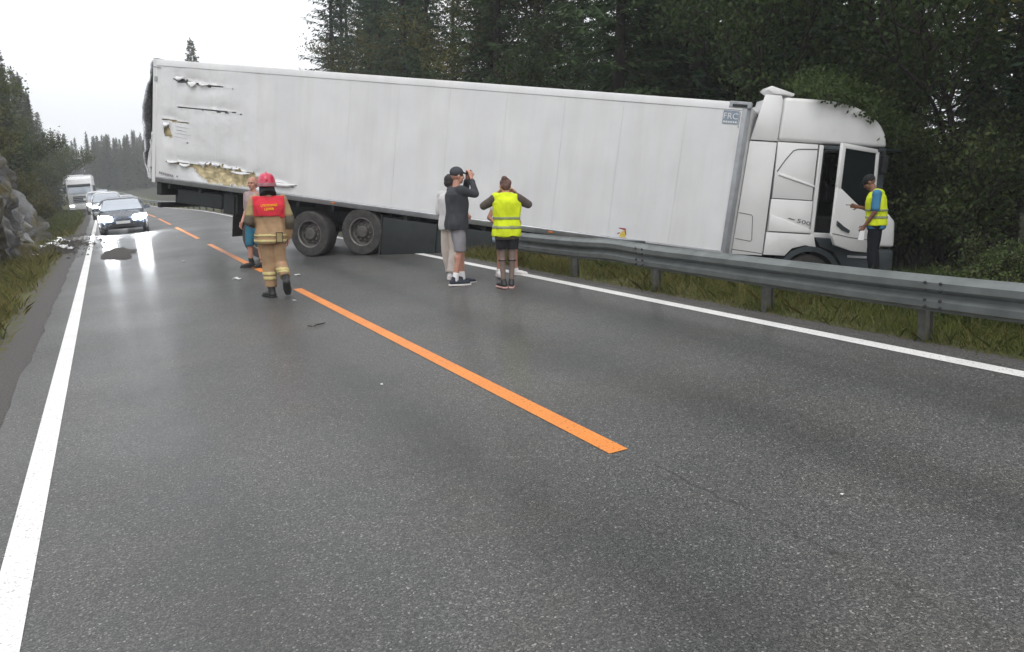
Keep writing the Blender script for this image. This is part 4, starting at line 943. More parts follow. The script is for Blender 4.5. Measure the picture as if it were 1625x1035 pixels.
def spruce_mesh(name, seed, H, h0, Rm, step=.13, whorl=.34, twig=.42, wid=.050, mat='spruce_needles', dense=3, gap=.12):
    rng = np.random.default_rng(seed); PP = []; DD = []; LL = []; BR = MB()
    h = h0
    while h < H - .15:
        t = (h - h0) / (H - h0); L0 = Rm * (1 - t) ** .80 * (0.55 + .45 * min(1, t * 5 + .35))
        nb = rng.integers(4, 7); az0 = rng.uniform(0, 6.28)
        for k in range(nb):
            if rng.random() < gap: continue
            az = az0 + 6.283 * k / nb + rng.normal(0, .25); L = max(.18, L0 * rng.uniform(.6, 1.15)); hb = h + rng.normal(0, .08)
            n = max(3, int(L / step)); s = np.linspace(.12, 1, n) * L; u = s / L
            sl = -.38 + 1.0 * t + rng.normal(0, .1)
            z = hb + sl * s - .16 * L * u ** 2 + .20 * L * u ** 3.2
            rd = np.array([math.cos(az), math.sin(az), 0]); sd_ = np.array([-math.sin(az), math.cos(az), 0])
            P = rd[None] * s[:, None] + np.array([0, 0, 1])[None] * z[:, None] + sd_[None] * (rng.normal(0, .05) * s)[:, None]
            if L > 1.0 and rng.random() < .7:
                BR.tube([(0, 0, hb)] + [tuple(P[i]) for i in range(0, n, max(1, n // 3))], [.022] + [.016 * (1 - .7 * i / n) for i in range(0, n, max(1, n // 3))], 3, cap=False)
            for kk in range(dense):
                m_ = len(s); side = np.where(rng.random(m_) < .5, 1., -1.)
                if kk == 0: side = np.ones(m_)
                if kk == 1: side = -np.ones(m_)
                out = rng.uniform(.35, .95, m_)
                D = rd[None] * out[:, None] + sd_[None] * (side * rng.uniform(.35, 1.0, m_))[:, None] + np.array([0, 0, 1])[None] * rng.uniform(-.75, .12, m_)[:, None]
                if kk == 2: D = rd[None] * 1.0 + rng.normal(0, .35, (m_, 3)) + np.array([0, 0, -.25])[None]
                D /= np.linalg.norm(D, axis=1)[:, None]
                PP.append(P + rng.normal(0, .03, P.shape)); DD.append(D); LL.append(twig * (1.05 - .55 * u) * rng.uniform(.6, 1.25, m_) * min(1, .35 + L / 1.6))
        h += whorl * rng.uniform(.75, 1.25) * (1 - .35 * t)
    # leader
    n = 10; P = np.zeros((n, 3)); P[:, 2] = H - .6 + .06 * np.arange(n); D = rng.normal(0, .5, (n, 3)); D[:, 2] = 1; D /= np.linalg.norm(D, axis=1)[:, None]; PP.append(P); DD.append(D); LL.append(np.full(n, .25))
    P = np.concatenate(PP); D = np.concatenate(DD); Lg = np.concatenate(LL); Wv = rand_perp(rng, D)
    up = np.array([0, 0, 1.])[None]; flat = np.cross(D, up); flat /= (np.linalg.norm(flat, axis=1)[:, None] + 1e-6)
    Wv = (.75 * flat + .5 * Wv); Wv *= (wid * rng.uniform(.6, 1.3, len(P)))[:, None] * (Lg / twig)[:, None] ** .5
    V, F = diamond(P, D, Lg, Wv)
    me = np_mesh(name, V, F); me.materials.append(MAT[mat])
    tr = MB(); nn = 9; pts = []; rr = []
    for k in range(nn):
        q = k / (nn - 1); pts.append((.10 * fbm(q * 3, seed, 0, 1), .10 * fbm(q * 3, seed, 7, 1), -.5 + (H + .3) * q)); rr.append(max(.012, (.011 * H + .02) * (1 - q) ** .85 * (1.25 if k == 0 else 1)))
    tr.tube(pts, rr, 9); tr.add(BR.v, BR.f)
    # dead snags on the lower stem
    for k in range(26):
        a = rng.uniform(0, 6.28); hz = rng.uniform(.3, max(1.5, h0 + 2.5)); ln = rng.uniform(.3, 1.1); tr.tube([(0, 0, hz), (ln * math.cos(a), ln * math.sin(a), hz - .15 * ln)], [.012, .004], 3, cap=False)
    tm = bpy.data.meshes.new(name + '_trunk'); tm.from_pydata(tr.v, [], tr.f); shade(tm); tm.materials.append(MAT['bark'])
    return tm, me

def broad_mesh(name, seed, H, h0, Rm, nl=9000, leaf=.075, mat='broad_leaf', stems=1, bark='bark'):
    rng = np.random.default_rng(seed); rg = random.Random(seed); tr = MB(); tips = []
    def grow(p, d, L, r, lvl):
        n = 5; pts = [p]; q = p; dd = d.copy()
        for k in range(n):
            dd = (dd + Vector((rg.gauss(0, .16), rg.gauss(0, .16), rg.gauss(.03, .10)))).normalized(); q = q + dd * (L / n); pts.append(q)
            if lvl < 3 and k >= (1 if lvl else 2) or (lvl == 0 and q.z > h0):
                for _ in range(rg.choice((1, 2))):
                    a = rg.uniform(0, 6.28); nd = (dd * .55 + Vector((math.cos(a), math.sin(a), rg.uniform(-.1, .6))) * .8).normalized()
                    if lvl < 3: grow(q.copy(), nd, L * rg.uniform(.38, .58), r * .5, lvl + 1)
            if lvl >= 1: tips.append((q.copy(), lvl))
        tr.tube(pts, [max(.004, r * (1 - .75 * k / n)) for k in range(n + 1)], 6 if lvl == 0 else 4, cap=False)
    for s in range(stems):
        a = 6.28 * s / max(1, stems); lean = .0 if stems == 1 else .35
        grow(Vector((.1 * math.cos(a) * (stems > 1), .1 * math.sin(a) * (stems > 1), -.3)), Vector((lean * math.cos(a), lean * math.sin(a), 1)).normalized(), H * (.72 if stems == 1 else rg.uniform(.55, .75)), .010 * H + .015, 0)
    T = np.array([tuple(t[0]) for t in tips]); T = T[T[:, 2] > h0 * .6]
    idx = rng.integers(0, len(T), nl); P = T[idx] + rng.normal(0, 1, (nl, 3)) * np.array([.26, .26, .20]) * (H / 8) ** .5
    P[:, 2] = np.maximum(P[:, 2], .05)
    D = rng.normal(size=(nl, 3)); D[:, 2] -= .5; D /= np.linalg.norm(D, axis=1)[:, None]
    Wv = rand_perp(rng, D) * (leaf * .42 * rng.uniform(.7, 1.3, nl))[:, None]
    V, F = diamond(P, D, leaf * rng.uniform(.8, 1.6, nl), Wv)
    me = np_mesh(name, V, F); me.materials.append(MAT[mat])
    tm = bpy.data.meshes.new(name + '_trunk'); tm.from_pydata(tr.v, [], tr.f); shade(tm); tm.materials.append(MAT[bark])
    return tm, me

PROTO = {}
PROTO['sp_a'] = spruce_mesh('spruce_a', 1, 19, .4, 2.8, dense=4, gap=.06, step=.11, wid=.058)
PROTO['sp_b'] = spruce_mesh('spruce_b', 2, 22, .8, 3.0, dense=4, gap=.12, step=.12, wid=.058)
PROTO['sp_c'] = spruce_mesh('spruce_c', 3, 24, 1.8, 2.8, gap=.22, dense=3, wid=.062)
PROTO['sp_e'] = spruce_mesh('spruce_e', 4, 17, .3, 3.0, dense=4, gap=.06, step=.11, wid=.058, mat='spruce_needles_light')
PROTO['sp_y'] = spruce_mesh('spruce_young', 5, 6.5, .2, 1.5, step=.11, whorl=.24, twig=.30, wid=.036, mat='spruce_needles_light')
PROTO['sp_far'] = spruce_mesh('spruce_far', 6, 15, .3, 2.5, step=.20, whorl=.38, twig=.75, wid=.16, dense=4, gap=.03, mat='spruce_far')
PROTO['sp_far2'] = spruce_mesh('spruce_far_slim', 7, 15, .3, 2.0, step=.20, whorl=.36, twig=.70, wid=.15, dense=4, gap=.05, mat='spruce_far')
PROTO['br_a'] = broad_mesh('broadleaf_a', 11, 9, 1.0, 3, 13000, .085, 'broad_leaf_dark')
PROTO['br_o'] = broad_mesh('broadleaf_olive', 12, 11, 1.5, 3, 14000, .09, 'broad_leaf_olive')
PROTO['br_far'] = broad_mesh('broadleaf_far', 13, 8, .5, 3, 11000, .12, 'broad_leaf')
PROTO['sal'] = broad_mesh('sallow', 14, 4.2, .3, 2, 7000, .085, 'shrub_leaf', stems=4)
PROTO['shr'] = broad_mesh('low_shrub', 15, 1.5, .05, 1, 6000, .048, 'shrub_leaf', stems=6)
PROTO['shr2'] = broad_mesh('low_shrub_b', 16, 1.2, .05, 1, 5000, .045, 'broad_leaf', stems=6)
PROTO['bush_l'] = broad_mesh('verge_bush', 17, 2.4, .1, 1, 3500, .10, 'broad_leaf_olive', stems=5)

def plant(kind, name, x, y, s, az, label, cat, group=None, z=None, lean=0.0):
    tm, me = PROTO[kind]; zz = ground_z(x, y) if z is None else z
    r = empty(name, upright(x, y, zz, az, s) @ Matrix.Rotation(lean, 4, 'X'), label, cat, group)
    a = bpy.data.objects.new('trunk' if cat == 'tree' else 'stem', tm); link(a, r); b = bpy.data.objects.new('crown' if cat == 'tree' else 'foliage', me); link(b, r)
    return r

def az_of(x, y): return math.atan2(x, y)
# forest edge on the right, behind the trailer and the cab
rg = random.Random(5); spots = []
def clear(x, y):
    # keep the trailer, the cab and the people free
    ax, ay, bx, by = 1.0, 22.5, 15.4, 11.6
    t = max(0, min(1, ((x - ax) * (bx - ax) + (y - ay) * (by - ay)) / ((bx - ax) ** 2 + (by - ay) ** 2)))
    if math.hypot(x - ax - t * (bx - ax), y - ay - t * (by - ay)) < 3.4: return False
    if math.hypot(x - 12.0, y - 9.8) < 3.0: return False
    return True
tries = 0
while len(spots) < 56 and tries < 9000:
    tries += 1
    x = 12.0 + 19 * rg.random() ** 1.2; y = rg.uniform(-4, 66)
    if az_of(x, y) < .255 or az_of(x, y) > 1.32: continue
    if x < 12.5 + .02 * y or not clear(x, y): continue
    if az_of(x, y) < .62 and x > 19.5: continue
    if az_of(x, y) < .62 and rg.random() < .45: continue
    if x > 24 and rg.random() < .5: continue
    if any(math.hypot(x - a, y - b) < 2.3 for a, b in spots): continue
    spots.append((x, y))
for x, y in spots:
    edge = x < 17.5
    kind = rg.choice(('sp_a', 'sp_e', 'sp_c', 'sp_b')) if edge else rg.choice(('sp_b', 'sp_c', 'sp_c', 'sp_c'))
    pl = 'above the rear half of the trailer roof' if az_of(x, y) < .45 else ('above the front half of the trailer roof' if az_of(x, y) < .70 else ('around the cab' if az_of(x, y) < .92 else 'at the right margin'))
    lb = ('dark spruce in the forest\'s front rank ' if edge else 'tall dark spruce deep in the forest ') + pl
    plant(kind, 'spruce_tree', x, y, rg.uniform(.8, 1.2), rg.uniform(0, 6.28), lb, 'tree', ('front rank spruces ' if edge else 'inner forest spruces ') + pl)
# particular trees
plant('sp_a', 'spruce_tree', 14.2, 55.5, 1.12, .4, 'ragged dark spruce at the left end of the forest above the trailer roof', 'tree')
plant('sp_e', 'spruce_tree', 17.8, 60.0, 1.1, 1.4, 'second dark spruce from the left end of the right forest', 'tree')
plant('br_o', 'broadleaf_tree', 13.6, 41.5, .95, 1.0, 'olive green leafy tree among the spruces, left of the trailer roof middle', 'tree')
plant('br_o', 'broadleaf_tree', 13.0, 31.0, 1.0, 2.2, 'olive leafy tree above the middle of the trailer roof', 'tree')
plant('br_a', 'broadleaf_tree', 14.6, 24.5, 1.0, 3.0, 'green leafy tree above the front half of the trailer roof', 'tree')
ovt = plant('br_a', 'broadleaf_tree', 15.0, 15.6, 1.0, .6, 'leafy tree whose branches hang over the cab roof', 'tree')
def hanging_branches(tree):
    """boughs of that tree reaching over the front of the cab roof"""
    inv = tree.matrix_world.inverted(); rng = np.random.default_rng(77); wood = MB(); PP = []
    base = tree.matrix_world @ Vector((0, 0, 4.2))
    for tx, ty, tz in ((.9, -1.1, 4.05), (1.35, -1.2, 3.98), (1.7, -1.0, 3.85), (2.05, -1.1, 3.65), (2.5, -1.2, 3.3), (2.6, -.2, 3.6), (.75, -1.42, 3.92), (1.0, -1.45, 3.86), (1.3, -1.42, 3.84), (1.75, -1.38, 3.62)):
        end = RB @ (TT @ Vector((tx, ty, tz))); mid = base.lerp(end, .55) + Vector((0, 0, .7)); n = 14; pts = []
        for k in range(n + 1):
            t = k / n; pts.append(base * (1 - t) ** 2 + mid * 2 * t * (1 - t) + end * t * t)
        wood.tube([inv @ p for p in pts], [.03 * (1 - .85 * k / n) for k in range(n + 1)], 5, cap=False)
        for k in range(6, n + 1):
            tight = .42 if ty < -1.3 else 1.0; p = np.array(inv @ pts[k]); m_ = 130; q = p[None] + rng.normal(0, 1, (m_, 3)) * np.array([.24, .24, .14]) * tight; q[:, 2] += .08; PP.append(q)
    P = np.concatenate(PP); nn = len(P); D = rng.normal(size=(nn, 3)); D[:, 2] -= .4; D /= np.linalg.norm(D, axis=1)[:, None]
    V, F = diamond(P, D, .066 * rng.uniform(.7, 1.4, nn), rand_perp(rng, D) * (.026 * rng.uniform(.7, 1.3, nn))[:, None])
    b = wood.build('bough', 'bark', tree); mobj('bough_leaves', np_mesh('bough_leaves', V, F), 'broad_leaf_dark', tree)
bpy.context.view_layer.update(); hanging_branches(ovt)
plant('br_a', 'broadleaf_tree', 15.6, 10.6, 1.05, 2.0, 'leafy tree struck by the nose of the cab', 'tree')
plant('br_a', 'broadleaf_tree', 16.6, 14.0, .8, 4.0, 'leafy tree in the shade just beyond the nose of the cab', 'tree')
plant('br_a', 'broadleaf_tree', 16.9, 9.2, .85, 5.0, 'leafy tree right of the man beside the cab', 'tree')
plant('br_o', 'broadleaf_tree', 17.6, 6.3, .95, .9, 'leafy tree at the right margin behind the guardrail', 'tree')
plant('sp_y', 'young_spruce', 9.6, 31.0, .9, .9, 'young spruce with bare tip showing just above the trailer roof', 'tree')
plant('sp_far', 'spruce_tree', 12.0, 122.0, 1.47, .9, 'lone spruce top rising above the rear of the trailer roof', 'tree')
us = random.Random(31); n_us = 0
while n_us < 34:
    x = us.uniform(12.6, 20); y = us.uniform(1, 62)
    if az_of(x, y) < .26 or az_of(x, y) > 1.3 or not clear(x, y): continue
    pl = 'left half' if az_of(x, y) < .6 else 'right half'
    plant(us.choice(('sp_y', 'sal', 'sp_y', 'br_a')), 'sapling', x, y, us.uniform(.7, 1.1), us.uniform(0, 6), 'dark undergrowth sapling along the forest edge, %s of the forest' % pl, 'tree', 'undergrowth saplings ' + pl); n_us += 1
# shrubs and saplings behind the near guardrail
for i, (k, x, y, s, lb) in enumerate([('shr', 12.9, 6.4, 0.85, 'leafy shrub right behind the guardrail, beside the man at the cab'), ('shr2', 11.2, 4.0, 1.02, 'low green shrub behind the guardrail at the right margin'), ('shr', 13.6, 4.6, 1.06, 'tall leafy shrub at the right edge of the picture'),
        ('shr2', 14.2, 8.9, .8, 'small shrub right of the man at the cab'), ('shr', 11.0, 10.6, .42, 'shrub pressed against the lower edge of the open cab door'), ('shr2', 9.4, 4.6, 1.0, 'bushy weed clump just behind the guardrail near the splice bolts'),
        ('shr', 14.6, 7.2, 1.02, 'shrub at the foot of the dark forest right of the cab'), ('shr2', 15.2, 4.4, 1.27, 'broad dark shrub under the trees at the right margin'), ('shr', 10.4, 2.4, 0.94, 'shrub in the lower right behind the guardrail'), ('shr2', 8.6, 6.0, .7, 'small weed clump under the guardrail between two posts'), ('sal', 16.6, 8.6, .9, 'many-stemmed sallow in shade right of the cab'), ('sal', 17.2, 3.6, 1.0, 'many-stemmed sallow at the right margin of the forest'), ('sal', 15.9, 12.2, 1.1, 'tall sallow hanging over the front of the cab'), ('sal', 15.3, 10.3, .85, 'dark sallow crowding against the nose of the cab'), ('sal', 17.0, 12.6, .8, 'bushy sallow in the dark gap right of the cab'), ('sal', 20.5, 14.6, .9, 'bushy sallow deep in the gap between the right-hand trunks')]):
    plant(k, 'shrub', x, y, s, i * 1.3, lb, 'shrub')
for i in range(9):
    plant(('shr', 'shr2')[i % 2], 'shrub', 10.6 + .75 * (i % 4) + .2 * i, 1.6 + .72 * i, .62 + .12 * (i % 3), i * 2.1, 'leafy shrub in the green thicket behind the guardrail at the right margin', 'shrub', 'thicket shrubs')
bg_ = random.Random(41)
for i in range(16):
    a = .72 + .6 * i / 15 + bg_.uniform(-.03, .03); d = bg_.uniform(44, 62); plant('sp_far', 'spruce_tree', d * math.sin(a), d * math.cos(a), bg_.uniform(.8, 1.2), i, 'spruce far behind the forest to the right of the cab', 'tree', 'far spruces behind the right forest')
# left side: wood on the slope behind the rock and along the road
lf = random.Random(9)
PROFILE = [(-30, 40), (0, 70), (20, 100), (40, 105), (60, 128), (75, 120), (90, 160), (105, 188), (122, 216)]
def az_px(px): return YAW + math.atan((px - 812.5) / FPX)
n_left = 0
while n_left < 74:
    px = lf.uniform(-30, 121); y = lf.uniform(44, 165); x = y * math.tan(az_px(px)); X = x - bend(y)
    if X > -3.6 or X < -15 or (y < 80 and px > 62) or (y < 100 and px > 95): continue
    top = next(a[1] + (b[1] - a[1]) * (px - a[0]) / (b[0] - a[0]) for a, b in zip(PROFILE[:-1], PROFILE[1:]) if a[0] <= px <= b[0])
    h = (304 - top) / 1410 * y * lf.choice((1, .93, .8, .65, .5)) + EYE_H - ground_z(x, y)
    if h < 3.0 or h > 19: continue
    leafy = h < 8 and y < 90 and lf.random() < .65
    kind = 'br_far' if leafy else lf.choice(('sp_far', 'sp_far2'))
    where = 'near the rock face' if y < 75 else ('midway to the bend' if y < 120 else 'close to the bend')
    plant(kind, 'broadleaf_tree' if leafy else 'spruce_tree', x, y, h / (8 if leafy else 15), lf.uniform(0, 6), ('olive leafy tree' if leafy else 'spruce') + ' in the wood on the left slope, ' + where, 'tree', ('left leafy trees ' if leafy else 'left spruces ') + where); n_left += 1
for i, (x, y, s, k, lb) in enumerate([(-5.9, 40.0, .42, 'br_far', 'yellowish leafy tree above the rock face at the left margin'), (-6.2, 50.0, .45, 'br_far', 'leafy tree on top of the far end of the rock face'), (-6.3, 56.0, .66, 'sp_far', 'dark tree crown touching the upper left margin'), (-7.4, 98.0, .93, 'sp_far2', 'pointed spruce standing clear on the left skyline')]):
    plant(k, 'tree', x, y, s, i * 1.7, lb, 'tree')
for i, (px, y, top, k) in enumerate([(-8, 60, 72, 'sp_far'), (14, 66, 96, 'sp_far'), (36, 82, 108, 'sp_far2'), (4, 74, 84, 'sp_far2'), (52, 92, 126, 'sp_far')]):
    x = y * math.tan(az_px(px)); plant(k, 'spruce_tree', x, y, ((304 - top) / 1410 * y + EYE_H - ground_z(x, y)) / 15 * 1.16, i * 1.1, ['tall spruce cut by the left margin', 'spruce crown just inside the left margin, above the rock', 'slim spruce right of the rock face on the skyline', 'slim spruce between the two left-margin crowns', 'broad spruce left of the pointed skyline spruce'][i], 'tree')
for i, (x, y, z, s) in enumerate([(-4.0, 37.0, 3.2, .8), (-4.2, 41.0, 2.6, .8), (-3.7, 44.0, 1.4, .7), (-3.3, 46.5, .4, .6), (-3.9, 34.5, 3.6, .6)]):
    plant('bush_l', 'bush', x, y, s, i * 1.9, 'mossy green bush growing on the ledges of the rock face', 'bush', 'bushes on the rock ledges', z=z)
for i in range(16):
    y = 29 + i * 3.4; X = -4.6 - .35 * (i % 3)
    plant('bush_l', 'bush', X + bend(y) - (.9 if y < 46 else 0), y, .6 + .12 * (i % 4), i * .9, 'rust and green bush on the slope above the rock face' if y < 48 else 'rust and green bush between left verge and wood', 'bush', 'bushes above the rock' if y < 48 else 'bushes along the left verge', z=ground_z(X, y) + (2.6 if y < 44 else 0))
# the far wood that closes the view
ff = random.Random(21)
for i in range(225):
    x = -40 + 66 * ((i % 75) / 74) + ff.uniform(-1.5, 1.5); y = (208 if i < 75 else 226) + ff.uniform(0, 22) - abs(x + 4) * .15
    if x - bend(y) > -4 and x - bend(y) < 8 and y < 222: continue
    kind = ff.choice(('sp_far', 'sp_far2')); rank = 'front' if i < 75 else 'rear'
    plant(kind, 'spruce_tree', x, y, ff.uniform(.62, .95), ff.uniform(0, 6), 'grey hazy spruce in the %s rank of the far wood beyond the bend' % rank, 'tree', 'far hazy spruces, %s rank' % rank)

# ------------------------------------------------------------------ grass on the verges
def grass(name, region, n, hmin, hmax, wid, mat, seed, label, dens=None):
    rng = np.random.default_rng(seed); P = []
    x0, x1, y0, y1 = region
    while len(P) < n:
        x = rng.uniform(x0, x1); y = y0 + (y1 - y0) * rng.random() ** 1.4
        if dens and rng.random() > dens(x, y): continue
        P.append((x + bend(y), y, ground_z(x + bend(y), y) - .02))
    P = np.array(P); D = rng.normal(0, .38, (n, 3)); D[:, 2] = 1; D /= np.linalg.norm(D, axis=1)[:, None]
    Lg = rng.uniform(hmin, hmax, n); W_ = rand_perp(rng, D) * wid
    tip = P + D * Lg[:, None]; tip[:, :2] += D[:, :2] * (Lg * .6)[:, None]; mid = P + D * (Lg * .55)[:, None]
    V = np.stack([P - W_, P + W_, mid + W_ * .7, tip, mid - W_ * .7], 1).reshape(-1, 3); F = np.arange(5 * n).reshape(n, 5)
    o = mobj(name, np_mesh(name, V, F), mat); o.matrix_world = RB; return tag(o, label, 'grass', kind='stuff')
def dr(x, y): return sstep(6.02, 6.30, x) * (.55 + .8 * fbm(x, y, 1, 1.2))
grass('verge_grass', (6.0, 7.6, 1.5, 22), 26000, .05, .20, .004, 'grass_blade', 1, 'short green grass under the guardrail', dr)
grass('verge_grass_dry', (6.1, 8.2, 1.5, 22), 12000, .08, .30, .004, 'grass_blade_dry', 2, 'dry yellow grass under the guardrail', lambda x, y: dr(x, y) * (.2 + .8 * sstep(5, 10, y)))
def dr2(x, y): return .5 + .9 * fbm(x, y, 4, .8)
grass('ditch_weeds', (6.9, 13.5, 1.0, 11.5), 32000, .12, .50, .009, 'shrub_leaf', 3, 'tall weeds in the ditch behind the guardrail', dr2)
def dl(x, y): return sstep(-1.30, -1.75, x) * (.6 + .8 * fbm(x, y, 2, .9)) * (1 - .93 * sstep(26.5, 28.5, y) * (1 - sstep(38, 41, y)) * sstep(-3.0, -2.2, x))
grass('left_verge_grass', (-4.2, -1.3, 5, 60), 34000, .10, .38, .007, 'grass_blade_dry', 5, 'yellow green grass on the left verge', dl)
grass('left_verge_grass_green', (-4.2, -1.4, 5, 100), 22000, .10, .35, .010, 'grass_blade', 6, 'green grass on the left verge', dl)
grass('left_far_verge', (-9, -1.6, 42, 110), 22000, .20, .55, .03, 'grass_blade', 7, 'grass slope beside the distant road')
# white clover and daisy heads below the rail
fl = random.Random(3)
for i in range(14):
    x = fl.uniform(6.9, 8.1); y = fl.uniform(4.2, 7.4); z = ground_z(x, y) + fl.uniform(.18, .34)
    q = MB(); q.tube([(0, 0, -.3), (.01, 0, 0)], .002, 3)
    for k in range(8):
        a = k * .785; q.quad((0, 0, 0), (.022 * math.cos(a - .25), .022 * math.sin(a - .25), .006), (.028 * math.cos(a), .028 * math.sin(a), .004), (.022 * math.cos(a + .25), .022 * math.sin(a + .25), .006))
    o = q.build('daisy', 'petal'); o.matrix_world = upright(x, y, z, fl.uniform(0, 6)) @ Matrix.Rotation(R(50), 4, 'X')
    tag(o, 'tiny white flower in the weeds below the guardrail', 'flower', 'white flowers in the weeds')

# ------------------------------------------------------------------ people
V3 = Vector
def capsule(mb, p0, p1, r0, r1, sx=1.0, sy=1.0, side=None, n=14):
    """rounded, tapered limb segment with an elliptical section (sx along side, sy across)"""
    p0, p1 = V3(p0), V3(p1); ax = p1 - p0; L = ax.length
    ax = ax / L if L > 1e-6 else V3((0, 0, 1))
    s = V3(side) if side is not None else ax.orthogonal(); s = (s - s.dot(ax) * ax)
    if s.length < 1e-5: s = ax.orthogonal()
    s.normalize(); t = ax.cross(s); rings = []
    for a in (-85, -55, -25, 0): rings.append((p0 + ax * (r0 * math.sin(R(a)) * min(sx, sy)), r0 * math.cos(R(a))))
    for a in (0, 25, 55, 85): rings.append((p1 + ax * (r1 * math.sin(R(a)) * min(sx, sy)), r1 * math.cos(R(a))))
    mb.loft([[c + r * (sx * math.cos(2 * math.pi * k / n) * s + sy * math.sin(2 * math.pi * k / n) * t) for k in range(n)] for c, r in rings])
def ellipsoid(mb, c, r, rot=None, n=16, m_=10):
    c = V3(c); M = rot or Matrix.Identity(3); rings = []
    for j in range(m_ + 1):
        a = -math.pi / 2 + math.pi * (j + .02) / (m_ + .04)
        rings.append([c + M @ V3((r[0] * math.cos(a) * math.cos(2 * math.pi * k / n), r[1] * math.cos(a) * math.sin(2 * math.pi * k / n), r[2] * math.sin(a))) for k in range(n)])
    mb.loft(rings)
def fuse(name, mb, mat, parent, voxel=.010, it=4, fold=0.0, fseed=0.0, fsc=7.0):
    """one continuous surface out of overlapping volumes"""
    me = bpy.data.meshes.new(name); me.from_pydata([tuple(p) for p in mb.v], [], mb.f)
    o = bpy.data.objects.new(name, me); COL.objects.link(o)
    rm = o.modifiers.new('r', 'REMESH'); rm.mode = 'VOXEL'; rm.voxel_size = voxel
    sm = o.modifiers.new('s', 'SMOOTH'); sm.factor = .5; sm.iterations = it
    dg = bpy.context.evaluated_depsgraph_get(); dg.update(); m2 = bpy.data.meshes.new_from_object(o.evaluated_get(dg))
    bpy.data.objects.remove(o); bpy.data.meshes.remove(me); m2.name = name
    if fold:
        n = len(m2.vertices); co = np.empty(n * 3, np.float32); m2.vertices.foreach_get('co', co); co = co.reshape(-1, 3); no = np.empty(n * 3, np.float32); m2.vertices.foreach_get('normal', no); no = no.reshape(-1, 3)
        d = np.array([noise.noise(V3((p[0] * fsc + fseed, p[1] * fsc, p[2] * fsc * .55))) + .5 * noise.noise(V3((p[0] * fsc * 2.3, p[1] * fsc * 2.3 + fseed, p[2] * fsc * 1.1 + p[0] * 6))) for p in co.tolist()], np.float32)
        co += no * (d * fold)[:, None]; m2.vertices.foreach_set('co', co.ravel()); m2.update()
    shade(m2); m2.materials.clear(); return mobj(name, m2, mat, parent)
def peel(src, name, mat, parent, pred, off=.004, th=.003):
    """a band or panel lying on a garment: the faces where pred holds, lifted along their normals"""
    me = src.data; co = [v.co + v.normal * off for v in me.vertices]; keep = [p.vertices[:] for p in me.polygons if pred(p.center, p.normal)]
    if not keep: return None
    ids = sorted(set(i for f in keep for i in f)); mp = {a: b for b, a in enumerate(ids)}
    m2 = bpy.data.meshes.new(name); m2.from_pydata([tuple(co[i]) for i in ids], [], [tuple(mp[i] for i in f) for f in keep]); shade(m2)
    o = mobj(name, m2, mat, parent); s = o.modifiers.new('thickness', 'SOLIDIFY'); s.thickness = th; s.offset = 1; return o

def std(h=1.75):
    """neutral standing joints, facing +y, x to the person's right"""
    k = h / 1.75; J = dict(pel=(0, 0, .95), waist=(0, 0, 1.08), chest=(0, .0, 1.29), neck=(0, -.01, 1.46), head=(0, .02, 1.63),
        shR=(.185, -.01, 1.415), elR=(.235, -.03, 1.13), wrR=(.245, .05, .89), shL=(-.185, -.01, 1.415), elL=(-.235, -.03, 1.13), wrL=(-.245, .05, .89),
        hiR=(.09, 0, .92), knR=(.10, .02, .50), anR=(.10, -.02, .085), toR=(.12, .15, .035), hiL=(-.09, 0, .92), knL=(-.10, .02, .50), anL=(-.10, -.02, .085), toL=(-.12, .15, .035))
    return {a: V3(b) * k for a, b in J.items()}, k
def hand(mb, w, el, k, curl=.5, palm_in=None, fwd=None):
    """palm, four fingers of different length and a thumb leaving its side"""
    d = (w - el).normalized() if fwd is None else V3(fwd).normalized(); s = V3(palm_in) if palm_in is not None else V3((-1 if w.x > 0 else 1, 0, 0)); s = s - s.dot(d) * d
    if s.length < .05: s = d.orthogonal()
    s.normalize(); a = d.cross(s)                         # across the knuckles
    pc = w + d * .085 * k
    capsule(mb, w, pc, .026 * k, .034 * k, .55, 1.15, s)
    for i, ln in enumerate((.068, .078, .072, .056)):
        b = pc + a * ((i - 1.5) * .021 * k) + d * .012 * k; m1 = b + (d * (1 - .35 * curl) + s * curl * .7).normalized() * ln * .55 * k; m2 = m1 + (d * (1 - curl) + s * curl * 1.2).normalized() * ln * .5 * k
        capsule(mb, b, m1, .0098 * k, .009 * k, n=8); capsule(mb, m1, m2, .009 * k, .0075 * k, n=8)
    sg = 1 if a.y > 0 else -1
    t0 = w + d * .03 * k + a * sg * .026 * k; t1 = t0 + (d * .6 + a * sg * .7 + s * .3).normalized() * .045 * k; t2 = t1 + (d + s * .4).normalized() * .032 * k
    capsule(mb, t0, t1, .013 * k, .011 * k, n=8); capsule(mb, t1, t2, .011 * k, .009 * k, n=8)
def head_frame(J, look):
    f = V3(look).normalized(); r = f.cross(V3((0, 0, 1))).normalized(); u = r.cross(f); return Matrix((r, f, u)).transposed()
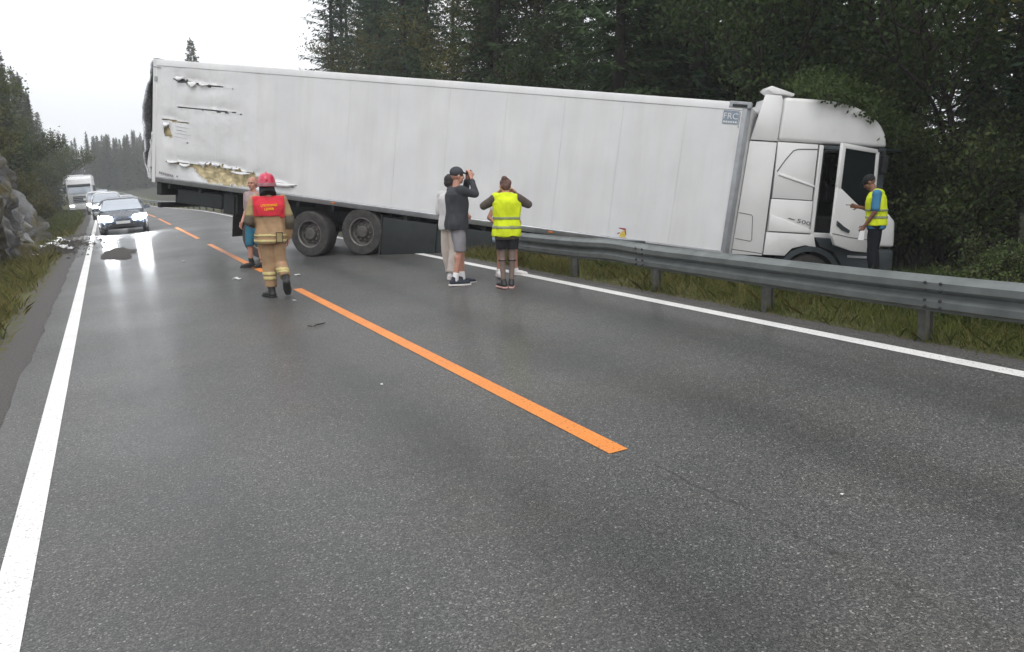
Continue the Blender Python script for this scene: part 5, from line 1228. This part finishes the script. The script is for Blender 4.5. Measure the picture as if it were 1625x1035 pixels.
def body(J, k, root, skin, look=(0, 1, 0), girth=1.0, curlR=.5, curlL=.5, fwdR=None, fwdL=None, inR=None, inL=None):
    mb = MB(); X = (J['shR'] - J['shL']).normalized(); g = girth
    spine_loft(mb, J, k, [(-.9, .135 * g, .095 * g, 0), (-.4, .156 * g, .112 * g, -.006), (0, .152 * g, .110 * g, -.006), (1, .138 * g, .098 * g, 0), (1.6, .152 * g, .104 * g, 0), (2, .164 * g, .106 * g, 0), (2.5, .165 * g, .090 * g, -.01), (2.85, .075 * g, .062 * g, 0)])
    capsule(mb, J['shL'], J['shR'], .062 * k, .062 * k)
    capsule(mb, J['neck'] - V3((0, 0, .06 * k)), J['neck'] + (J['head'] - J['neck']) * .55, .062 * k, .054 * k)
    for s in 'RL':
        capsule(mb, J['hi' + s], J['kn' + s], .084 * k * g, .058 * k); capsule(mb, J['kn' + s], J['an' + s], .056 * k, .036 * k)
        cp = J['kn' + s] + (J['an' + s] - J['kn' + s]) * .30; capsule(mb, cp + V3((0, -.018 * k, .05 * k)), cp + V3((0, -.012 * k, -.07 * k)), .046 * k, .036 * k)
        capsule(mb, J['an' + s] + V3((0, 0, -.01 * k)), (J['an' + s] + V3((0, 0, -.02 * k))).lerp(J['to' + s], .22), .034 * k, .024 * k)
        capsule(mb, J['sh' + s], J['el' + s], .054 * k * (.6 + .4 * g), .041 * k); capsule(mb, J['el' + s], J['wr' + s], .041 * k, .027 * k)
    hand(mb, J['wrR'], J['elR'], k, curlR, inR, fwdR); hand(mb, J['wrL'], J['elL'], k, curlL, inL, fwdL)
    M = head_frame(J, look); H = J['head']; e = lambda x, y, z: H + M @ (V3((x, y, z)) * k)
    ellipsoid(mb, e(0, -.01, .03), (.076 * k, .096 * k, .095 * k), M); ellipsoid(mb, e(0, .025, -.045), (.060 * k, .068 * k, .075 * k), M)
    capsule(mb, e(0, .088, .012), e(0, .108, -.022), .010 * k, .015 * k, n=8); ellipsoid(mb, e(0, .075, -.085), (.026 * k, .022 * k, .020 * k), M)
    ellipsoid(mb, e(0, .082, .036), (.056 * k, .014 * k, .012 * k), M)
    for s in (-1, 1): ellipsoid(mb, e(s * .078, -.005, -.005), (.012 * k, .022 * k, .034 * k), M); ellipsoid(mb, e(s * .045, .062, -.025), (.022 * k, .022 * k, .022 * k), M)
    b = fuse('body', mb, skin, root, .0075 * k, 3)
    for s in (-1, 1): q = MB(); ellipsoid(q, e(s * .032, .083, .012), (.013 * k, .008 * k, .008 * k), M, 10, 6); q.build('eye', 'eye', b, smooth=True)
    q = MB(); ellipsoid(q, e(0, .093, -.058), (.024 * k, .008 * k, .007 * k), M, 12, 6); q.build('mouth', 'lip', b, smooth=True)
    return b, M, e
def hair_cap(J, k, root, e, M, mat, bun=False, length=0.0):
    mb = MB(); ellipsoid(mb, e(0, -.022, .040), (.088 * k, .100 * k, .098 * k), M); ellipsoid(mb, e(0, -.055, -.01), (.078 * k, .066 * k, .085 * k), M)
    if bun: ellipsoid(mb, e(-.02, -.085, .095), (.050 * k, .045 * k, .045 * k), M); ellipsoid(mb, e(.045, -.075, .03), (.045 * k, .040 * k, .06 * k), M)
    if length: capsule(mb, e(0, -.07, 0), e(0, -.085, -length), .07 * k, .05 * k)
    o = fuse('hair', mb, mat, root, .009 * k, 2, .006, 3.0, 22.0)
    return o
def spine_pt(J, t):
    P = [J['pel'], J['waist'], J['chest'], J['neck']]
    if t < 0: return P[0] + (P[1] - P[0]) * t
    i = min(2, int(t)); return P[i].lerp(P[i + 1], t - i) if t < 3 else P[3]
def spine_loft(mb, J, k, levels, n=22):
    X = (J['shR'] - J['shL']).normalized(); rings = []
    for t, rx, ry, fy in levels:
        c = spine_pt(J, t); ax = (spine_pt(J, t + .05) - spine_pt(J, t - .05)).normalized(); s = (X - X.dot(ax) * ax).normalized(); f = ax.cross(s)
        ring = []
        for j in range(n):
            a = 2 * math.pi * j / n; ca, sa = math.cos(a), math.sin(a); q = (abs(ca) ** 2.6 + abs(sa) ** 2.6) ** (-1 / 2.6)
            ring.append(c + f * fy * k + s * (rx * k * q * ca) + f * (ry * k * q * sa))
        rings.append(ring)
    mb.loft(rings)
def torso_cloth(J, k, g, hem, mb, ext=.022, sleeves=None, sl_r=(.072, .058), flare=1.0):
    """upper garment: straight-hanging from the shoulders to its hem (hem = height on a 1.75 m figure)"""
    th = (hem - .95) / .13; e = ext
    lv = [(th, (.165 * g + e) * flare, (.118 * g + e) * flare, -.008)]
    if th < -.3: lv.append((-.2, (.166 * g + e) * flare ** .5, (.122 * g + e) * flare ** .5, -.010))
    lv += [(1.0, .150 * g + e, .108 * g + e, 0), (1.6, .162 * g + e, .112 * g + e, 0), (2.0, .172 * g + e, .112 * g + e, -.005), (2.45, .178 * g + e, .098 * g + e, -.01), (2.72, .150 * g + e, .080 * g + e * .8, -.01), (2.90, .085 * g + e, .064 * g + e * .7, -.005), (2.99, .060 + e * .6, .056 + e * .5, 0)]
    spine_loft(mb, J, k, lv); qs = 1.0 if sleeves else .84; mid = (J['shL'] + J['shR']) / 2; capsule(mb, mid.lerp(J['shL'], qs), mid.lerp(J['shR'], qs), (.052 + e * .8) * k, (.052 + e * .8) * k)
    if sleeves:
        for s in 'RL':
            if sleeves <= 1: capsule(mb, J['sh' + s], J['sh' + s].lerp(J['el' + s], sleeves), sl_r[0] * k, sl_r[1] * k)
            else: capsule(mb, J['sh' + s], J['el' + s], sl_r[0] * k, sl_r[1] * k); capsule(mb, J['el' + s], J['el' + s].lerp(J['wr' + s], sleeves - 1), sl_r[1] * k, sl_r[1] * .82 * k)
def limb_loft(mb, pts, radii, k, n=16, sx=1.0):
    pts = [V3(p) for p in pts]; rings = []
    for i, p in enumerate(pts):
        ax = (pts[min(i + 1, len(pts) - 1)] - pts[max(i - 1, 0)]).normalized(); s = V3((1, 0, 0)); s = (s - s.dot(ax) * ax).normalized(); t = ax.cross(s)
        rings.append([p + radii[i] * k * (sx * math.cos(2 * math.pi * j / n) * s + math.sin(2 * math.pi * j / n) * t) for j in range(n)])
    mb.loft(rings)
def leg_cloth(J, k, g, frac, mb, top_r, bot_r, ext=.015):
    e = ext
    spine_loft(mb, J, k, [(-.95, .150 * g + e, .105 * g + e, -.006), (-.5, .166 * g + e, .120 * g + e, -.010), (-.1, .162 * g + e, .118 * g + e, -.008), (.6, .146 * g + e, .106 * g + e, 0)])
    for s in 'RL':
        h, kn, an = J['hi' + s] + V3((0, -.004, .0)), J['kn' + s], J['an' + s]
        if frac <= 1: limb_loft(mb, [h, h.lerp(kn, frac * .5), h.lerp(kn, frac)], [top_r * .80, (top_r + bot_r) / 2 * .95, bot_r], k)
        else:
            mid = (top_r * .45 + bot_r * .55); limb_loft(mb, [h, h.lerp(kn, .45), kn, kn.lerp(an, (frac - 1) * .5), kn.lerp(an, frac - 1)], [top_r * .80, (top_r * .9 + mid) / 2, mid * .98, (mid + bot_r) / 2, bot_r], k)
def shoe(J, k, s, root, mat, sole, size=1.0, high=.0):
    a, t = J['an' + s], J['to' + s]; f = V3((t.x - a.x, t.y - a.y, 0 if a.z < .12 else t.z - a.z)); f.normalize(); up = V3((0, 0, 1)) if abs(f.z) < .5 else V3((0, -1, 0)); up = (up - up.dot(f) * f).normalized()
    side = f.cross(up).normalized(); base = a - up * (.052 * k)
    mb = MB(); z = k * size
    capsule(mb, base - f * .045 * z + up * .018, base + f * .10 * z + up * .016, .045 * z, .048 * z, .95, .80, side); capsule(mb, base + f * .10 * z + up * .012, base + f * .185 * z + up * .006, .047 * z, .036 * z, 1.0, .72, side)
    capsule(mb, base - f * .02 * z + up * .03, a + up * (.03 + high) * k, .046 * z, .044 * z)
    o = fuse('boot' if high else 'shoe', mb, mat, root, .008, 3)
    q = MB(); ring = []
    for j, (l, w) in enumerate([(-.088, .026), (-.075, .040), (0, .042), (.08, .045), (.15, .050), (.20, .040), (.225, .020)]): ring.append((l, w))
    poly = [(l, w) for l, w in ring] + [(l, -w) for l, w in reversed(ring)]
    Mx = Matrix((f, side, up)).transposed().to_4x4(); Mx.translation = base - up * .033 * k
    q.prism([(l * z, w * z) for l, w in poly], 0, .026 * k, 'z', .005, Mx); q.build('sole', sole, o, auto=40)
    return o
def person(x, y, az, label, z=None, h=1.75, name='person'):
    zz = (ground_z(x, y) if z is None else z); return empty(name, upright(x, y, zz, az), label, 'person')

def firefighter():
    J, k = std(1.80); az = .155
    # walking away, weight on the left foot, right foot swinging with its sole showing
    J['hiR'] += V3((0, -.02, 0)); J['knR'] = V3((.125, .02, .52)); J['anR'] = V3((.185, -.24, .285)); J['toR'] = V3((.205, -.20, .105))
    J['knL'] = V3((-.045, .03, .50)); J['anL'] = V3((-.03, -.03, .085)); J['toL'] = V3((-.10, .12, .035))
    J['elR'] = V3((.285, -.05, 1.14)); J['wrR'] = V3((.262, .06, .90)); J['elL'] = V3((-.300, -.07, 1.16)); J['wrL'] = V3((-.20, .17, 1.10)); J['head'] += V3((-.012, .01, .0))
    r = person(2.09, 12.66, az, 'firefighter in tan gear with red helmet and red shoulder vest, walking away')
    b, M, e = body(J, k, r, 'skin', (-.12, 1, -.05), 1.08)
    mb = MB(); torso_cloth(J, k, 1.10, .80, mb, .036, 1.92, (.088, .072), 1.04)
    jk = fuse('jacket', mb, 'turnout_tan', r, .012, 4, .018, 1.0)
    for z0, z1 in ((.850, .885), (.925, .960)): peel(jk, 'reflective_band', 'reflective_band', jk, lambda c, n, a=z0, d=z1: a < c.z < d and abs(c.x) < .24)
    peel(jk, 'red_vest', 'vest_red', jk, lambda c, n: c.z > 1.235 - .03 * (c.x > .15) and abs(c.x) < .222 and (c - J['neck']).xy.length > .066 and c.z < 1.515, .010, .006)
    for sg in (-1, 1): peel(jk, 'sleeve_patch', 'turnout_patch', jk, lambda c, n: .225 < sg * c.x and 1.03 < c.z < 1.235, .004); peel(jk, 'sleeve_panel', 'turnout_khaki', jk, lambda c, n: sg * c.x > .236 and 1.245 < c.z < 1.40, .004)
    q = MB()
    for cc in (.838, .982): q.bb(.075, .175, -.196, -.182, cc, cc + .007)
    for a in (.075, .168): q.bb(a, a + .007, -.196, -.182, .838, .989)
    q.build('pocket_edge', 'black_cloth', jk); q = MB(); q.bb(.080, .170, -.192, -.160, .842, .985, .006); q.build('pocket', 'turnout_khaki', jk)
    for tx, zz, w, s in (('UTRYKNINGS', 1.386, .235, .050), ('LEDER', 1.333, .135, .050)):
        text_obj('vest_lettering', tx, s, 'letter_yellow', jk, plane_axes((0.0, -.186 + (.010 if zz > 1.36 else 0), zz), (1, 0, .05), V3((0, .20, 1)).normalized()), .006, w)
    mb = MB(); leg_cloth(J, k, 1.12, 1.84, mb, .122, .080, .030); tr = fuse('trousers', mb, 'turnout_tan', r, .012, 4, .016, 5.0)
    peel(tr, 'reflective_band', 'reflective_band', tr, lambda c, n: c.x < .045 and (.275 < c.z < .318 or .345 < c.z < .388)); peel(tr, 'reflective_band', 'reflective_band', tr, lambda c, n: c.x > .045 and (.395 < c.z + .25 * (c.y + .08) < .44 or .36 < c.z + .25 * (c.y + .08) < .385))
    shoe(J, k, 'R', r, 'boot_black', 'boot_black', 1.18, .10); shoe(J, k, 'L', r, 'boot_black', 'boot_black', 1.18, .10)
    q = MB(); q.lathe([(.040, .165), (.085, .150), (.118, .112), (.136, .060), (.143, .005), (.146, -.035), (.135, -.040), (.128, -.03)], 28, Matrix.Translation(J['head'] + V3((0, -.005, .025))) @ Matrix.Diagonal((.93, 1.10, 1, 1)), cap=True); hl = q.build('helmet', 'helmet_red', r, auto=50)
    q = MB(); q.tube([J['head'] + V3((0, -.005 + .155 * math.sin(a), .025 + .172 * math.cos(a))) for a in np.linspace(-1.35, 1.3, 12)], .014, 8); q.build('helmet_ridge', 'helmet_red', hl, smooth=True)
    q = MB(); q.lathe([(.1445, -.032), (.151, -.028), (.150, .012), (.143, .016)], 28, Matrix.Translation(J['head'] + V3((0, -.005, .025))) @ Matrix.Diagonal((.93, 1.10, 1, 1)), cap=False); q.build('helmet_band', 'helmet_trim', hl, auto=40)
    mb = MB(); limb_loft(mb, [J['head'] + V3((0, -.015, .02)), J['head'] + V3((0, -.025, -.07)), J['neck'] + V3((0, -.035, .035))], [.112, .116, .128], 1); fuse('neck_guard', mb, 'black_cloth', hl, .011, 3)
firefighter()

def teal_man():
    J, k = std(1.83); az = .14 - 2.35
    J['anR'] = V3((.14, .04, .085)); J['toR'] = V3((.17, .21, .035)); J['knR'] = V3((.12, .06, .50)); J['wrL'] = V3((-.20, .16, .95)); J['wrR'] = V3((.22, .14, .93))
    r = person(2.62, 17.35, az, 'man in teal shorts and faded shirt standing half hidden behind the firefighter')
    b, M, e = body(J, k, r, 'skin', (-.35, 1, -.08), 1.05)
    mb = MB(); torso_cloth(J, k, 1.08, .86, mb, .022, .95, (.075, .062)); fuse('shirt', mb, 'pink_grey_shirt', r, .011, 4, .015, 2.0)
    mb = MB(); leg_cloth(J, k, 1.06, 1.12, mb, .115, .085, .022); fuse('shorts', mb, 'teal_cloth', r, .011, 4, .015, 6.0)
    for s in 'RL': shoe(J, k, s, r, 'boot_black', 'boot_black', 1.12, .06)
    hair_cap(J, k, r, lambda x, y, z: e(x * .9, y - .03, z - .01), M, 'skin_tan')
teal_man()

def grey_man():
    J, k = std(1.74); az = .40 + 1.15
    # hands up at the face, elbow out towards the right of the picture
    J['elR'] = V3((.20, .20, 1.36)); J['wrR'] = V3((.09, .20, 1.60)); J['elL'] = V3((-.21, .23, 1.37)); J['wrL'] = V3((-.08, .21, 1.61)); J['head'] += V3((0, -.01, 0))
    J['hiR'] += V3((0, -.01, 0)); J['anR'] = V3((.085, -.09, .085)); J['toR'] = V3((.11, .08, .035)); J['knR'] = V3((.09, -.01, .50)); J['anL'] = V3((-.08, .10, .085)); J['toL'] = V3((-.09, .27, .035)); J['knL'] = V3((-.085, .09, .50))
    r = person(4.60, 11.33, az, 'man in grey shorts, dark top and cap, both hands raised to his head')
    b, M, e = body(J, k, r, 'skin', (0, 1, -.05), 1.02, .7, .7)
    mb = MB(); torso_cloth(J, k, 1.06, .84, mb, .034, 1.75, (.074, .058)); fuse('sweater', mb, 'charcoal_cloth', r, .011, 4, .015, 3.0)
    mb = MB(); leg_cloth(J, k, 1.02, .98, mb, .112, .092, .008); fuse('shorts', mb, 'grey_shorts', r, .011, 4, .015, 8.0)
    mb = MB(); ellipsoid(mb, e(0, -.012, .055), (.092 * k, .108 * k, .090 * k), M); capsule(mb, e(0, .07, .062), e(0, .155, .045), .060 * k, .045 * k, 1.0, .22, (1, 0, 0)); fuse('cap', mb, 'charcoal_cloth', r, .009, 2)
    for s in 'RL':
        shoe(J, k, s, r, 'shoe_navy', 'sole_white', 1.12); q = MB(); capsule(q, J['an' + s] + V3((0, .0, .0)), J['an' + s].lerp(J['kn' + s], .22), .052 * k, .047 * k); fuse('sock', q, 'white_sock', r, .008, 2)
    q = MB(); q.box(e(.02, .20, .03), (.075, .012, .15), .004); q.build('phone', 'phone', None)
    o = bpy.data.objects['phone']; o.matrix_world = r.matrix_world.copy(); tag(o, 'dark phone held up to the face by the man in grey shorts', 'phone')
grey_man()

def beige_person():
    J, k = std(1.64); az = .40 + .75
    J['wrR'] = V3((.20, .17, 1.0)) * 1; J['wrL'] = V3((-.19, .18, 1.02))
    J['anL'] = V3((-.10, .10, .085)); J['toL'] = V3((-.12, .27, .035)); J['anR'] = V3((.09, -.08, .085)); J['toR'] = V3((.11, .08, .035))
    r = person(4.77, 12.02, az, 'person in wide beige trousers and pale top standing behind the man in grey shorts')
    b, M, e = body(J, k, r, 'skin', (.0, 1, -.05), .98)
    mb = MB(); torso_cloth(J, k, 1.0, .84, mb, .036, 1.6, (.072, .060)); fuse('top', mb, 'pale_cloth', r, .011, 4, .015, 3.0)
    mb = MB(); leg_cloth(J, k, 1.0, 1.93, mb, .116, .100, .012); fuse('trousers', mb, 'beige_cloth', r, .011, 4, .014, 8.0)
    for s in 'RL': shoe(J, k, s, r, 'shoe_white', 'sole_white', 1.02)
    hair_cap(J, k, r, e, M, 'hair_dark')
beige_person()

def vest_woman():
    J, k = std(1.57); az = .43
    # seen from behind, both hands at the face, elbows out, head bowed
    J['head'] = J['head'] + V3((-.015, .04, -.02)); J['elR'] = V3((.330, .06, 1.19)) * k / .9; J['elL'] = V3((-.345, .06, 1.19)) * k / .9
    J['elR'] = V3((.315, .05, 1.185)); J['wrR'] = V3((.16, .19, 1.33)); J['elL'] = V3((-.325, .05, 1.165)); J['wrL'] = V3((-.13, .20, 1.34))
    J['shR'] = J['shR'] + V3((-.01, 0, 0)); J['anR'] = V3((.062, -.02, .08)); J['anL'] = V3((-.052, -.04, .08)); J['toR'] = V3((.07, .12, .035)); J['toL'] = V3((-.10, .07, .035)); J['knR'] = V3((.075, .01, .46)); J['knL'] = V3((-.07, .01, .46))
    r = person(4.98, 10.42, az, 'woman in yellow reflective vest and black shorts seen from behind, hands at her face')
    b, M, e = body(J, k, r, 'stocking', (-.10, 1, -.35), 1.02, .6, .6)
    peel(b, 'face_and_hands', 'skin', b, lambda c, n: (c.z > J['neck'].z - .02 and abs(c.x) < .13), .001, .001)
    mb = MB(); torso_cloth(J, k, 1.0, .78, mb, .026, .98, (.078, .066)); fuse('tunic', mb, 'olive_brown', r, .011, 4, .008, 3.0)
    mb = MB(); torso_cloth(J, k, 1.04, .83, mb, .050, None, None, 1.04); X = V3((1, 0, 0))
    vs = fuse('reflective_vest', mb, 'hivis_yellow', r, .011, 3, .022, 11.0, 9.0)
    for z0, z1 in ((.985, 1.02), (.855, .89)): peel(vs, 'grey_stripe', 'grey_tape', vs, lambda c, n, a=z0, d=z1: a < c.z < d)
    mb = MB(); leg_cloth(J, k, 1.05, .72, mb, .120, .098, .024); fuse('shorts', mb, 'black_cloth', r, .011, 3, .008, 8.0)
    for s in 'RL':
        shoe(J, k, s, r, 'boot_black', 'sole_pink', 1.08); q = MB(); p0 = J['kn' + s].lerp(J['an' + s], .16); q.lathe([(.055, -.008), (.060, -.006), (.060, .006), (.055, .008)], 16, Matrix.Translation(p0 + V3((0, -.008, 0))), cap=False); q.build('knee_strap', 'black_cloth', r, smooth=True)
    hair_cap(J, k, r, e, M, 'hair_brown', bun=True)
vest_woman()

def hidden_person():
    J, k = std(1.46); az = .43 + 2.6
    J['anR'] = V3((.16, .03, .085)); J['toR'] = V3((.20, .19, .035)); J['knR'] = V3((.13, .03, .48)); J['anL'] = V3((-.17, .02, .085)); J['toL'] = V3((-.28, .13, .035)); J['knL'] = V3((-.14, .03, .48))
    J['elR'] = V3((.30, -.01, .93)); J['wrR'] = V3((.23, .14, .80)); J['elL'] = V3((-.22, .0, .92)); J['wrL'] = V3((-.14, .18, .86))
    r = person(5.50, 11.51, az, 'person in light blue with white shoes almost hidden behind the yellow-vested woman')
    b, M, e = body(J, k, r, 'skin_tan', (0, 1, -.2), 1.0)
    mb = MB(); torso_cloth(J, k, 1.02, .84, mb, .022, .5, (.072, .062)); fuse('shirt', mb, 'pale_cloth', r, .011, 4, .015, 3.0)
    mb = MB(); leg_cloth(J, k, 1.03, .9, mb, .112, .090, .020); fuse('shorts', mb, 'light_blue', r, .011, 4, .015, 8.0)
    mb = MB(); capsule(mb, V3((.21, .08, .84)), V3((.24, .08, .60)), .070, .085, 1.0, .6, (0, 1, 0)); fuse('tied_jacket', mb, 'light_blue', r, .011, 3, .03, 4.0, 12.0)
    for s in 'RL': shoe(J, k, s, r, 'shoe_white', 'sole_white', 1.08)
    hair_cap(J, k, r, e, M, 'hair_brown')
hidden_person()

def vest_man():
    J, k = std(1.76); az = .865 - 1.45
    J['neck'] += V3((0, .05, -.01)); J['chest'] += V3((0, .02, 0)); J['head'] = V3((0, .135, 1.605)) * k
    J['elL'] = V3((-.25, .02, 1.12)); J['wrL'] = V3((-.20, .10, .90)); J['elR'] = V3((.235, .05, 1.14)); J['wrR'] = V3((.17, .29, 1.22))
    J['elR'], J['elL'] = V3((.235, .06, 1.14)), V3((-.25, .0, 1.13)); J['wrR'], J['wrL'] = V3((.10, .30, 1.20)), V3((-.22, .14, .90))
    r = person(11.50, 9.62, az, 'man in yellow vest and blue shirt reading a phone beside the open cab door', z=-.60 + .0)
    b, M, e = body(J, k, r, 'skin_dark', (0, 1, -.75), 1.12, .5, .7)
    mb = MB(); torso_cloth(J, k, 1.12, .84, mb, .018, .80, (.080, .070)); fuse('shirt', mb, 'blue_shirt', r, .011, 4, .008, 3.0)
    mb = MB(); torso_cloth(J, k, 1.14, .89, mb, .036); vs = fuse('reflective_vest', mb, 'hivis_yellow', r, .011, 3, .016, 7.0)
    for z0, z1 in ((1.135, 1.17), (1.02, 1.055)): peel(vs, 'grey_stripe', 'grey_tape', vs, lambda c, n, a=z0, d=z1: a < c.z < d)
    mb = MB(); leg_cloth(J, k, 1.10, 1.95, mb, .118, .075, .020); fuse('trousers', mb, 'navy_trousers', r, .011, 4, .015, 8.0)
    for s in 'RL': shoe(J, k, s, r, 'boot_black', 'boot_black', 1.1)
    mb = MB(); ellipsoid(mb, e(0, -.012, .045), (.090 * k, .108 * k, .088 * k), M); capsule(mb, e(0, .07, .065), e(0, .15, .050), .058 * k, .045 * k, 1.0, .22, (1, 0, 0)); fuse('cap', mb, 'black_cloth', r, .009, 2)
    q = MB(); q.box(J['wrR'] + V3((-.02, .125, .035)), (.075, .15, .012), .004, None); o = q.build('phone', 'phone'); o.matrix_world = r.matrix_world.copy(); tag(o, 'black phone in the hand of the man beside the cab', 'phone')
    q = MB(); q.quad((-.255, .13, .82), (-.26, .21, .81), (-.265, .23, .66), (-.255, .14, .66)); o = q.build('paper_sheet', 'paper'); sm = o.modifiers.new('thickness', 'SOLIDIFY'); sm.thickness = .003; o.matrix_world = r.matrix_world.copy(); tag(o, 'white sheet of paper in the lowered hand of the man beside the cab', 'paper')
vest_man()

# ------------------------------------------------------------------ debris
db = random.Random(4)
def scrap(x, y, s, mat, label, group=None, z=None, name='debris_scrap', h=.06):
    n = 7; V = []; F = []
    for j in range(3):
        for i in range(n):
            a = i / (n - 1) - .5; V.append((s * a * (1 - .2 * j * db.random()), s * .45 * (j - 1) * (.6 + .4 * db.random()), abs(h * math.sin(3 * a + j) + h * .6 * db.random())))
    for j in range(2):
        for i in range(n - 1): c = j * n + i; F.append((c, c + 1, c + n + 1, c + n))
    me = np_mesh(name, V, F); o = mobj(name, me, mat); m_ = o.modifiers.new('thickness', 'SOLIDIFY'); m_.thickness = min(.012, s * .12)
    o.matrix_world = upright(x, y, (ground_z(x, y) if z is None else z) + .012, db.uniform(0, 6)); return tag(o, label, 'debris', group)
for x, y, s in ((-1.55, 34.5, .50), (-1.75, 33.2, .40), (-1.45, 30.6, .55), (-1.2, 29.3, .30), (-2.2, 29.6, .30), (-2.0, 36.6, .6), (-2.15, 35.6, .35), (-2.35, 34.6, .4), (-1.85, 37.4, .45), (-1.65, 31.9, .25)):
    scrap(x, y, s * .62, 'debris_white', 'bent white panel scrap on the dark soil beside the left edge line', 'white scraps on the left verge', h=.07)
for x, y, s, lb in ((2.95, 15.0, .10, 'small white chip on the asphalt beside the trailer wheel'), (1.95, 15.55, .14, 'flat pale chip on the asphalt behind the firefighter'), (2.25, 11.9, .05, 'tiny white chip by the firefighter boot'), (1.85, 6.45, .028, 'tiny white chip on the asphalt left of the orange line'), (3.1, 2.75, .018, 'tiny white chip on the asphalt right of the orange line end'), (1.45, 20.6, .07, 'white chip on the far asphalt near the dark smear')):
    scrap(x, y, s, 'debris_white', lb, z=.004, name='debris_chip', h=s * .15)
q = MB(); q.tube([(0, 0, .01), (.07, .02, .016), (.16, .015, .012), (.22, .03, .01)], [.006, .009, .007, .003], 6); q.tube([(.0, .02, .01), (-.03, .07, .02)], .006, 5); o = q.build('twig', 'bark'); o.matrix_world = onroad(2.0, 9.6, .004, -.5); tag(o, 'dark broken twig lying on the asphalt left of the orange line', 'twig')
# clods thrown over the verge
rng = np.random.default_rng(8); n = 900; P = []
while len(P) < n:
    x = rng.normal(-1.5, .55); y = rng.normal(32.5, 2.8)
    if x < -3 or x > .2: continue
    P.append((x, y, ground_z(x, y)))
V = []; F = []
for i, (x, y, z) in enumerate(P):
    s = .02 + .06 * rng.random() ** 3; o_ = len(V)
    V += [(x + s * rng.uniform(.6, 1.2), y, z), (x, y + s * rng.uniform(.6, 1.2), z), (x - s, y, z), (x, y - s * rng.uniform(.6, 1.2), z), (x + s * .2, y, z + s * rng.uniform(.5, 1.1))]
    F += [(o_, o_ + 1, o_ + 4), (o_ + 1, o_ + 2, o_ + 4), (o_ + 2, o_ + 3, o_ + 4), (o_ + 3, o_, o_ + 4)]
o = mobj('soil_clods', np_mesh('soil_clods', V, F), 'soil'); o.matrix_world = RB; tag(o, 'loose dark soil clods on the left shoulder', 'soil', kind='stuff')

# ------------------------------------------------------------------ damp air
mt = bpy.data.materials.new('haze'); mt.use_nodes = True; n = mt.node_tree; n.nodes.clear()
ho = n.nodes.new('ShaderNodeOutputMaterial'); hv = n.nodes.new('ShaderNodeVolumePrincipled'); hv.inputs['Color'].default_value = (.93, .95, 1, 1); hv.inputs['Density'].default_value = HAZE; hv.inputs['Anisotropy'].default_value = .2
n.links.new(hv.outputs[0], ho.inputs['Volume']); MAT['haze'] = mt
q = MB(); q.bb(-620, 720, -300, 940, -60, 75); o = q.build('haze', 'haze'); tag(o, 'thin grey damp haze over the whole road and forest', 'haze', kind='stuff')
